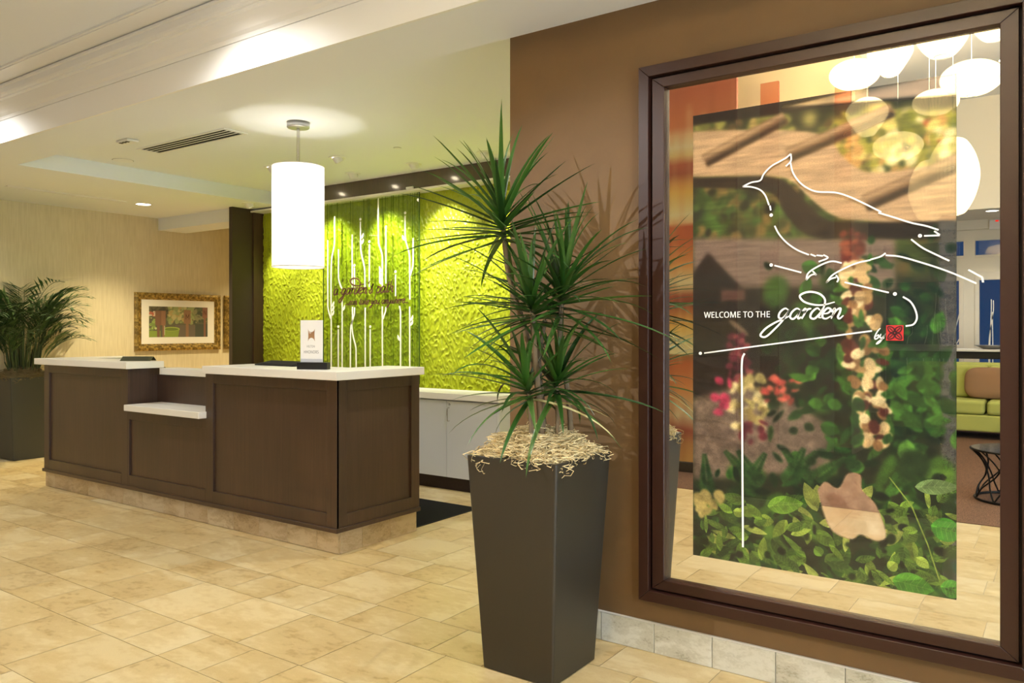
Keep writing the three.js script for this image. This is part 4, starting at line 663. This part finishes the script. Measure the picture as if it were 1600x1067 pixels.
{
  const PX = -1.77, PZ = -2.715;
  planter(PX, PZ, 'tall tapered square olive brown planter in front of the brown wall', M.planter);
  moss(PX, PZ, 'curly pale moss filling the planter of the spiky dracaena');
  const t = thing('dracaena', 'tall multi stemmed dracaena with spiky rosettes in front of the brown wall', 'plant', [PX, 0.8, PZ]), R = rng(21), o = new THREE.Vector3(PX, 0.8, PZ);
  const cane = (pts, r0, r1) => { const c = new THREE.CatmullRomCurve3(pts.map((p) => p.clone().sub(o))), g = new THREE.TubeGeometry(c, 24, 1, 8), p = g.attributes.position, q = new THREE.Vector3(); for (let i = 0; i < p.count; i++) { const f = Math.floor(i / 9) / 24, b = c.getPoint(f), r = mix(r0, r1, f); q.fromBufferAttribute(p, i).sub(b).multiplyScalar(r).add(b); p.setXYZ(i, q.x, q.y, q.z); } obj('cane', g, barkMat, t); };
  const crown = (at, axis, n, span, len, top, low, seed, b0 = 0, bn = 2.4) => {
    const Q = rng(seed), a = at.clone().sub(o), N = axis.clone().normalize(), tilt = new THREE.Quaternion().setFromUnitVectors(new THREE.Vector3(0, 1, 0), N);
    for (let i = 0; i < n; i++) {
      const f = (i + Q() * 0.6) / n, deg = top + (low - top) * Math.pow(f, 0.85) + (Q() - .5) * 14, k = Math.max(0, Math.min(8, Math.round((84 - deg) / 14))), g = BLADES[k][Math.min(3, (b0 + Q() * bn) | 0)], dry = bn === 3 && f > 0.85 && Q() < 0.2, m = obj('leaf', g, dry ? dryMat : leafMats[(Q() * 4) | 0], t), s = len / 0.40 * (0.78 + 0.4 * Q()) * (f < 0.12 ? 0.75 : 1);
      m.position.copy(a).addScaledVector(N, span * (0.5 - f)); m.scale.set(0.8 + 0.35 * Q(), s, s);
      const gp = g.attributes.position, tip = new THREE.Vector3(); let az = i * 2.39996 + Q() * 0.5;
      for (let tries = 0; tries < 12; tries++) {   // blades stop short of the wall and the mirror frame, and do not dive into the planter
        m.quaternion.copy(tilt).multiply(new THREE.Quaternion().setFromAxisAngle(new THREE.Vector3(0, 1, 0), az)); let ok = true;
        for (const row of [6, 8, 9]) { tip.fromBufferAttribute(gp, row * 3 + 1).multiply(m.scale).applyQuaternion(m.quaternion).add(m.position).add(o); if (tip.z < ZW + (tip.x > -1.52 ? 0.075 : 0.03)) ok = false; }
        if (ok) break; az += 0.45 + Q();
      }
    }
  };
  const k0 = 3.24, A = atDepth(786, 352, k0 + 0.05), B = atDepth(878, 466, k0 - 0.02), C = atDepth(832, 484, k0 - 0.1), D = atDepth(826, 612, k0 - 0.09), E = atDepth(870, 604, k0 - 0.05), V = (x, y, z) => new THREE.Vector3(x, y, z);
  const low = (u, dk) => { const p = atDepth(u, 690, k0 + dk); p.y = 0.78; return p; };
  cane([low(858, 0.06), atDepth(842, 610, k0 + 0.06), atDepth(822, 520, k0 + 0.06), atDepth(795, 430, k0 + 0.05), A], 0.013, 0.010);
  cane([low(893, 0.02), atDepth(890, 640, k0 + 0.02), atDepth(882, 575, k0), atDepth(875, 520, k0 - 0.02), B], 0.012, 0.010);
  cane([low(850, -0.08), atDepth(842, 620, k0 - 0.08), atDepth(836, 560, k0 - 0.1), C], 0.014, 0.011);
  cane([low(846, -0.02), atDepth(848, 640, k0 - 0.03), atDepth(842, 560, k0 - 0.05), atDepth(852, 500, k0 - 0.04)], 0.012, 0.009);
  cane([low(828, -0.1), atDepth(830, 660, k0 - 0.1), D], 0.011, 0.008); cane([low(870, -0.06), atDepth(871, 650, k0 - 0.06), E], 0.009, 0.007);
  crown(A, V(-0.1, 1, 0), 62, 0.14, 0.42, 88, -16, 31); crown(B, V(0.16, 1, 0.03), 66, 0.15, 0.42, 88, -20, 33); crown(C, V(-0.05, 1, 0.08), 46, 0.12, 0.37, 86, -22, 35);
  crown(D, V(-0.1, 1, 0.15), 36, 0.08, 0.38, 82, -20, 37, 1, 3); crown(E, V(0.15, 1, 0.15), 36, 0.08, 0.38, 84, -24, 39, 1, 3);
}
// areca palm beside the desk
{
  const PX = -9.07, PZ = -3.915;
  planter(PX, PZ, 'tall tapered square charcoal planter beside the cream wall holding a palm', M.planterBlue);
  moss(PX, PZ, 'brownish curly moss in the charcoal planter under the palm', STD({ color: col(150, 134, 98), roughness: 0.95 }));
  const t = thing('areca_palm', 'bushy dark green palm with feathery fronds beside the reception desk', 'plant', [PX, 0.8, PZ]), R = rng(57);
  const mats = [[66, 96, 46], [86, 114, 56], [50, 76, 36]].map((c) => PHY({ color: col(...c), roughness: 0.5, transmission: 0.15, thickness: 0, side: THREE.DoubleSide })), caneMat = STD({ color: col(70, 84, 46), roughness: 0.6 });
  for (let f = 0; f < 58; f++) {
    const az = f * 2.399 + R() * 0.5, cr = 0.03 + R() * 0.1, bx0 = Math.cos(az) * cr, bz0 = Math.sin(az) * cr, H = 0.2 + R() * 0.55, lean = 0.1 + R() * 0.22, L = 0.45 + R() * 0.3, up = 1.5 - R() * 0.75, toWall = Math.cos(az) < 0 ? 0.25 : 0.85;
    const dx = Math.cos(az) * toWall, dz = Math.sin(az), p0 = new THREE.Vector3(bx0, 0, bz0), p1 = new THREE.Vector3(bx0 + dx * lean * 0.3, H * 0.9, bz0 + dz * lean * 0.3);
    obj('cane', tube([p0, p0.clone().lerp(p1, 0.5), p1], 0.007, 8, 5), caneMat, t);
    const pts = [p1]; let e = up, q = p1.clone(); for (let i = 0; i < 7; i++) { q = q.clone().add(new THREE.Vector3(dx * Math.cos(e), Math.sin(e), dz * Math.cos(e)).multiplyScalar(L / 7)); q.x = Math.max(q.x, XL - PX + 0.03); e -= 0.1 + 0.05 * i; pts.push(q); }
    const c = new THREE.CatmullRomCurve3(pts), geo = [new THREE.TubeGeometry(c, 10, 0.003, 4)], up3 = new THREE.Vector3(0, 1, 0);
    for (let i = 2; i < 15; i++) for (const s of [-1, 1]) {
      const u = (i + 0.5 * R()) / 16, p = c.getPoint(u), T = c.getTangent(u), S = new THREE.Vector3().crossVectors(T, up3).normalize().multiplyScalar(s), d = T.clone().multiplyScalar(0.7 + 0.5 * R()).add(S).add(new THREE.Vector3(0, 0.35 * R(), 0)).normalize(), len = 0.29 * Math.sin(Math.PI * (0.15 + 0.75 * u)) * (0.75 + 0.5 * R()), w = 0.011, N = new THREE.Vector3().crossVectors(d, S).normalize();
      const m = p.clone().addScaledVector(d, len * 0.55).add(new THREE.Vector3(0, -len * 0.02, 0)), z = p.clone().addScaledVector(d, len).add(new THREE.Vector3(0, -len * 0.16, 0)), side = new THREE.Vector3().crossVectors(d, new THREE.Vector3(0, 1, 0)).normalize().multiplyScalar(w), g = new THREE.BufferGeometry();
      for (const a of [m, z]) a.x = Math.max(a.x, XL - PX + 0.02);
      const v = [p, m.clone().add(side), m.clone().sub(side), z]; g.setAttribute('position', new THREE.Float32BufferAttribute([v[0], v[1], v[2], v[1], v[3], v[2]].flatMap((a) => [a.x, a.y, a.z]), 3)); g.computeVertexNormals(); geo.push(g);
    }
    obj('frond', geo, mats[f % 3], t);
  }
}

// ---------------------------------------------------------------- behind the camera: what the mirror shows
// window wall at the far end of the lounge
{
  const w = ZF, X0 = XL, X1 = XR, openings = []; let x = -6.4; for (let i = 0; i < 7; i++) { openings.push([x, x + 1.15]); x += 1.3; }
  const parts = [bx(X0, -6.4, 0, HIGH, w, w + 0.15), bx(x - 0.15, X1, 0, HIGH, w, w + 0.15), bx(-6.4, x - 0.15, 2.74, HIGH, w, w + 0.15), bx(-6.4, x - 0.15, 2.22, 2.44, w, w + 0.15), bx(-6.4, x - 0.15, 0, 0.25, w, w + 0.15)];
  for (let i = 1; i < 7; i++) parts.push(bx(openings[i][0] - 0.15, openings[i][0], 0.25, 2.22, w, w + 0.15), bx(openings[i][0] - 0.15, openings[i][0], 2.44, 2.74, w, w + 0.15));
  struct('wall_front', parts, M.loungeWhite, 'white window wall at the far end of the lounge', 'wall');
  openings.forEach(([a, b], i) => {
    const g = new THREE.Group(); g.name = 'window_' + (i + 1); scene.add(g); tag(g, 'tall white framed lounge window with white etched stems against the dusk', 'window', 'lounge windows', 'structure');
    obj('window_frame', [rb(a, a + 0.06, 0.25, 2.22, w - 0.02, w + 0.06, 0.004), rb(b - 0.06, b, 0.25, 2.22, w - 0.02, w + 0.06, 0.004), rb(a + 0.06, b - 0.06, 2.1, 2.22, w - 0.02, w + 0.06, 0.004), rb(a + 0.06, b - 0.06, 0.25, 0.31, w - 0.02, w + 0.06, 0.004), rb(a + 0.06, b - 0.06, 1.05, 1.12, w - 0.02, w + 0.06, 0.004), rb(a, b, 2.44, 2.48, w, w + 0.06, 0.004), rb(a, b, 2.70, 2.74, w, w + 0.06, 0.004)], M.loungeWhite, g);
    for (const [y0, y1] of [[0.31, 1.05], [1.12, 2.1], [2.48, 2.7]]) obj('pane', new THREE.PlaneGeometry(b - a - 0.1, y1 - y0).translate((a + b) / 2, (y0 + y1) / 2, w + 0.03), M.pane, g);
    const R = rng(200 + i); for (let k = 0; k < 8; k++) { const px = a + 0.12 + R() * (b - a - 0.24), h = 1.3 + R() * 0.65, s = (R() - .5) * 0.16; obj('etched_stem', ribbon([[px, 0.32], [px, 0.9 + R() * 0.4], [px + s, h - 0.15], [px + s, h]].map(([p, q]) => new THREE.Vector3(p, q, w + 0.02)), 0.012, 0.003), M.vinyl, g); }
  });
  struct('ceiling_lounge', [bx(XL, XR, 3.0, HIGH, 5.9, ZF)], M.loungeWhite, 'lower white ceiling in front of the lounge windows', 'ceiling');
  struct('trim_7', [bx(XL, XR, 2.86, 3.0, ZF - 0.12, ZF), bx(XL, XR, 2.93, 3.0, 5.88, 5.98)], M.loungeWhite, 'white moulding above the lounge windows', 'moulding');
}
// dyed resin panels and the cream niche between them
function dyed(seed, bands) {
  return canvasTexture(256, 1024, (g, w, h) => {
    const R = rng(seed), gr = g.createLinearGradient(0, 0, 0, h); for (const [p, c] of bands) gr.addColorStop(p, c); g.fillStyle = gr; g.fillRect(0, 0, w, h);
    g.filter = 'blur(3px)'; for (let i = 0; i < 60; i++) { g.globalAlpha = 0.16; g.fillStyle = ['#7c2a14', '#e0b070', '#c06030', '#f0dcae'][(R() * 4) | 0]; const y = R() * h; g.fillRect(R() * w, y, 2 + R() * 14, 60 + R() * 260); } g.globalAlpha = 1; g.filter = 'none'; g.fillStyle = 'rgba(196,176,146,.24)'; g.fillRect(0, 0, w, h);
  });
}
const BANDS = [[0, '#c07048'], [.174, '#a8482a'], [.25, '#b85c34'], [.268, '#d0a070'], [.296, '#cfc39a'], [.315, '#c8a868'], [.335, '#8e3220'], [.355, '#7e2c1c'], [.375, '#b07030'], [.397, '#c8983c'], [.447, '#c9bd8c'], [.465, '#c8a070'], [.475, '#9c3218'], [.511, '#a4401e'], [.56, '#c07838'], [.60, '#c8b88a'], [.615, '#b08a60'], [.63, '#7a2418'], [.65, '#6e1f18'], [.676, '#b06a2c'], [.70, '#c89840'], [.73, '#cbb67a'], [.759, '#d0c48e'], [.762, '#7a4a28'], [.78, '#a84420'], [.841, '#c0743c'], [.899, '#c4b084'], [.93, '#8c3428'], [.96, '#b07038'], [1, '#c08840']];
for (const [u0, u1, zv, lab] of [[990, 1152, -7.16, 'wide rust and amber dyed panel reflected at the edge of the mirror'], [1189, 1217, -8.9, 'narrow rust dyed panel behind the wide one in the mirror'], [1305, 1330, -9.0, 'rust dyed panel glimpsed behind the bubble lamps in the mirror']]) {
  const a = onZ(u0, 150, zv).x, b = onZ(u1, 150, zv).x, z = back(zv), t = thing('dyed_panel', lab, 'wall panel', [(a + b) / 2, 0, z]), W = (b - a) / 2, H = zv === -7.16 ? 4.35 : zv === -8.9 ? 4.1 : 3.95;
  const g = new THREE.PlaneGeometry(2 * W, H - 0.1).rotateY(Math.PI).translate(0, 0.1 + (H - 0.1) / 2, -0.021), map = dyed(a * 1000 | 0, BANDS);
  obj('sheet', g, PHY({ map, roughness: 0.35 }), t); obj('core', bx(-W, W, 0.1, H, -0.02, 0.02), STD({ color: col(150, 74, 46), roughness: 0.5 }), t); obj('foot', rb(-W, W, 0.006, 0.1, -0.05, 0.05, 0.006), M.fin, t);
}
struct('wall_niche', [bx(onZ(1150, 150, -9.2).x, onZ(1336, 150, -9.2).x, 0.006, HIGH, back(-9.2), back(-9.9))], M.lounge, 'cream pier behind the dyed panels in the mirror', 'wall');
// bubble pendant lamps
const BUB = {
  squat: [[0.03, 0], [0.12, 0.02], [0.19, 0.07], [0.215, 0.13], [0.19, 0.19], [0.12, 0.235], [0.03, 0.255]],
  pear: [[0.04, 0], [0.075, 0.015], [0.13, 0.09], [0.19, 0.19], [0.2, 0.25], [0.16, 0.32], [0.09, 0.37], [0.03, 0.385]],
  cone: [[0.05, 0], [0.09, 0.01], [0.16, 0.1], [0.21, 0.24], [0.2, 0.31], [0.12, 0.37], [0.03, 0.39]],
  cigar: [[0.05, 0], [0.1, 0.03], [0.165, 0.16], [0.195, 0.32], [0.165, 0.48], [0.1, 0.6], [0.04, 0.63]],
};
const ribMap = dataTexture(1024, 4, (x, y, c) => { const k = Math.abs(((x * 40) % 1) - 0.5) < 0.1 ? 160 : 255; c[0] = c[1] = c[2] = k; });
const bubMat = PHY({ color: col(250, 240, 216), roughness: 1, transmission: 0.5, thickness: 0, side: THREE.DoubleSide, emissive: col(255, 226, 168), emissiveMap: ribMap, emissiveIntensity: 2.8 });
const bubGeo = Object.fromEntries(Object.entries(BUB).map(([k, pr]) => {
  const c = new THREE.SplineCurve(pr.map((p) => new THREE.Vector2(...p))).getPoints(28), g = new THREE.LatheGeometry(c, 96), p = g.attributes.position; for (let i = 0; i < p.count; i++) { const a = Math.atan2(p.getZ(i), p.getX(i)), r = 1 - 0.012 * Math.abs(Math.cos(a * 16)); p.setX(i, p.getX(i) * r); p.setZ(i, p.getZ(i) * r); } g.computeVertexNormals(); return [k, g];
}));
function bubble(kind, u, v, zv, lab, s = 1) {   // u, v: lowest point as the mirror shows it
  const q = onZ(u, v, zv), t = thing('bubble_lamp', lab, 'pendant lamp', [q.x, q.y, back(zv)], 0, 'bubble lamps in the high coffer'), h = BUB[kind].at(-1)[1] * s;
  const sh = obj('shade', bubGeo[kind], bubMat, t); sh.scale.setScalar(s); obj('bottom_ring', new THREE.TorusGeometry(BUB[kind][0][0] * s, 0.005, 8, 24).rotateX(Math.PI / 2), M.fitting, t);
  obj('cord', cyl(0.003, 0.003, HIGH - q.y - h, 0, h + (HIGH - q.y - h) / 2, 0, 6), M.fitting, t); obj('ceiling_cup', cyl(0.05, 0.045, 0.025, 0, HIGH - q.y - 0.0125, 0, 24), M.fitting, t);
  point(q.x, q.y + h * 0.5, back(zv), LAMPS.bubble, WARM, 3);
}
bubble('cigar', 1489, 336, -7.4, 'long cigar shaped white bubble lamp glowing in the high coffer', 1); bubble('squat', 1518, 149, -7.0, 'flattened white bubble lamp glowing in the high coffer', 1.02); bubble('cone', 1472, 88, -6.5, 'tapered white bubble lamp glowing in the high coffer', 1); bubble('pear', 1391, 119, -8.3, 'pear shaped white bubble lamp glowing in the high coffer', 1);
bubble('pear', 1355, 213, -8.6, 'pear shaped white bubble lamp glowing in the high coffer', 1); bubble('squat', 1403, 251, -8.0, 'flattened white bubble lamp glowing in the high coffer', 1); bubble('cigar', 1452, 346, -8.3, 'long cigar shaped white bubble lamp glowing in the high coffer', 0.9); bubble('squat', 1462, 180, -8.6, 'flattened white bubble lamp glowing in the high coffer', 0.95); bubble('squat', 1335, 139, -7.6, 'flattened white bubble lamp glowing in the high coffer', 1); bubble('cone', 1554, 62, -7.9, 'tapered white bubble lamp glowing in the high coffer', 1);

// lounge furniture
{
  const p = onY(1530, 688, 0), z = back(p.z), t = thing('sofa', 'lime green upholstered sofa reflected in the mirror', 'sofa', [onZ(1540, 600, p.z).x, 0.006, z]), L = 0.95;   // it faces -z
  obj('base', rb(-L, L, 0.10, 0.30, 0, 0.85, 0.02), M.sofa, t); obj('backrest', rb(-L, L, 0.28, 0.92, 0.62, 0.86, 0.05, 4), M.sofa, t);
  for (const s of [-1, 1]) { obj('arm', rb(s * L, s * (L + 0.12), 0.10, 0.66, 0, 0.86, 0.03, 3), M.sofa, t); obj('seat_cushion', rb(s * 0.01, s * (L - 0.005), 0.305, 0.475, 0.005, 0.64, 0.045, 4), M.sofa, t); obj('back_cushion', rb(s * 0.01, s * (L - 0.005), 0.48, 0.90, 0.46, 0.66, 0.05, 4), M.sofa, t); }
  for (const [a, b] of [[-.85, .06], [.85, .06], [-.85, .78], [.85, .78]]) obj('leg', rb(a - .03, a + .03, 0, 0.10, b - .03, b + .03, 0.005), M.black, t);
  const q = onZ(1541, 603, back(z + 0.40)), pg = new THREE.SphereGeometry(1, 28, 20), pp = pg.attributes.position; for (let i = 0; i < pp.count; i++) { const sx = pp.getX(i), sy = pp.getY(i), sz = pp.getZ(i), f = (a) => Math.sign(a) * Math.pow(Math.abs(a), 0.55); pp.setXYZ(i, f(sx) * 0.27, f(sy) * 0.2, sz * 0.075); } pg.computeVertexNormals(); pg.rotateX(0.22);
  const c = tag(obj('throw_pillow', pg, M.cushion), 'brown rectangular throw pillow leaning on the green sofa', 'pillow'); c.position.set(q.x + 0.03, 0.006 + 0.475 + 0.2, z + 0.39);
}
{
  const b = onY(1530, 786, 0), cx = -0.34, cz = back(-7.42), r = 0.30, H = 0.40, t = thing('wire_table', 'round black wire side table on the brown carpet in the mirror', 'side table', [cx, 0.006, cz]);
  const ring = (rr, y, w) => new THREE.TorusGeometry(rr, w, 8, 48).rotateX(Math.PI / 2).translate(0, y, 0);
  obj('top_ring', ring(r + 0.03, H, 0.008), M.wire, t); obj('base_ring', ring(r, 0.01, 0.01), M.wire, t); obj('tabletop', cyl(r + 0.025, r + 0.025, 0.008, 0, H + 0.004, 0, 48), STD({ color: col(36, 34, 32), roughness: 0.12 }), t);
  for (let k = 0; k < 9; k++) for (const s of [-1, 1]) { const a0 = k / 9 * 6.283, pt = (a, rr, y) => [Math.cos(a) * rr, y, Math.sin(a) * rr]; obj('wire', tube([pt(a0, r, 0.01), pt(a0 + s * 0.16, r - 0.02, 0.09), pt(a0 + s * 0.55, r - 0.075, 0.2), pt(a0 + s * 0.85, r - 0.05, 0.31), pt(a0 + s * 0.98, r + 0.03, H)], 0.0065, 20, 6), M.wire, t); }
  const y = thing('serving_tray', 'small black handled tray on the wire side table', 'tray', [cx + 0.05, 0.006 + H + 0.0085, cz]);
  obj('bottom', rb(-.16, .16, 0, .012, -.11, .11, .004), M.black, y); for (const s of [-1, 1]) obj('end', [rb(-.16, .16, .012, .055, s * .11 - .006, s * .11 + .006, .003), new THREE.TorusGeometry(0.07, 0.008, 8, 20, Math.PI).translate(0, 0.05, s * 0.11)], M.black, y);
}
{
  const z = back(-12.9), q = onZ(1530, 546, -12.9), t = thing('bar_table', 'long high pale topped table behind the green sofa in the mirror', 'table', [q.x, 0.006, z]), H = q.y;
  obj('tabletop', [rb(-1.3, 1.3, H - 0.03, H, -0.3, 0.3, 0.005)], M.slab, t); obj('apron', rb(-1.25, 1.25, H - 0.13, H - 0.03, -0.25, 0.25, 0.004), M.black, t);
  for (const [a, b] of [[-1.2, -.22], [1.2, -.22], [-1.2, .22], [1.2, .22]]) obj('leg', rb(a - .03, a + .03, 0, H - .13, b - .03, b + .03, .004), M.black, t);
  const bw = onZ(1549, 546, -12.9); tag(obj('bowl', lathe([[0.02, 0], [0.1, 0.004], [0.2, 0.05], [0.21, 0.056], [0.19, 0.052], [0.09, 0.014], [0, 0.012]], 40).translate(bw.x, 0.0065 + H, z), M.steel), 'shallow grey bowl on the high table by the lounge windows', 'bowl');
}
{ const q = onZ(1558, 346, back(ZF - 0.13)), t = thing('alarm_strobe', 'small white wall alarm with a red lens above the lounge windows', 'alarm', [q.x, 2.9, ZF - 0.12]); obj('housing', rb(-.1, .1, -.06, .08, -.04, 0, .008), M.fitting, t); obj('red_lens', rb(-.02, .02, .05, .07, -.046, -.04, .003), STD({ color: col(210, 30, 20), emissive: col(255, 40, 20), emissiveIntensity: 1 }), t); }

scene.traverse((o) => { if (o.isMesh) { o.castShadow = true; o.receiveShadow = true; } });
renderer.render(scene, camera);
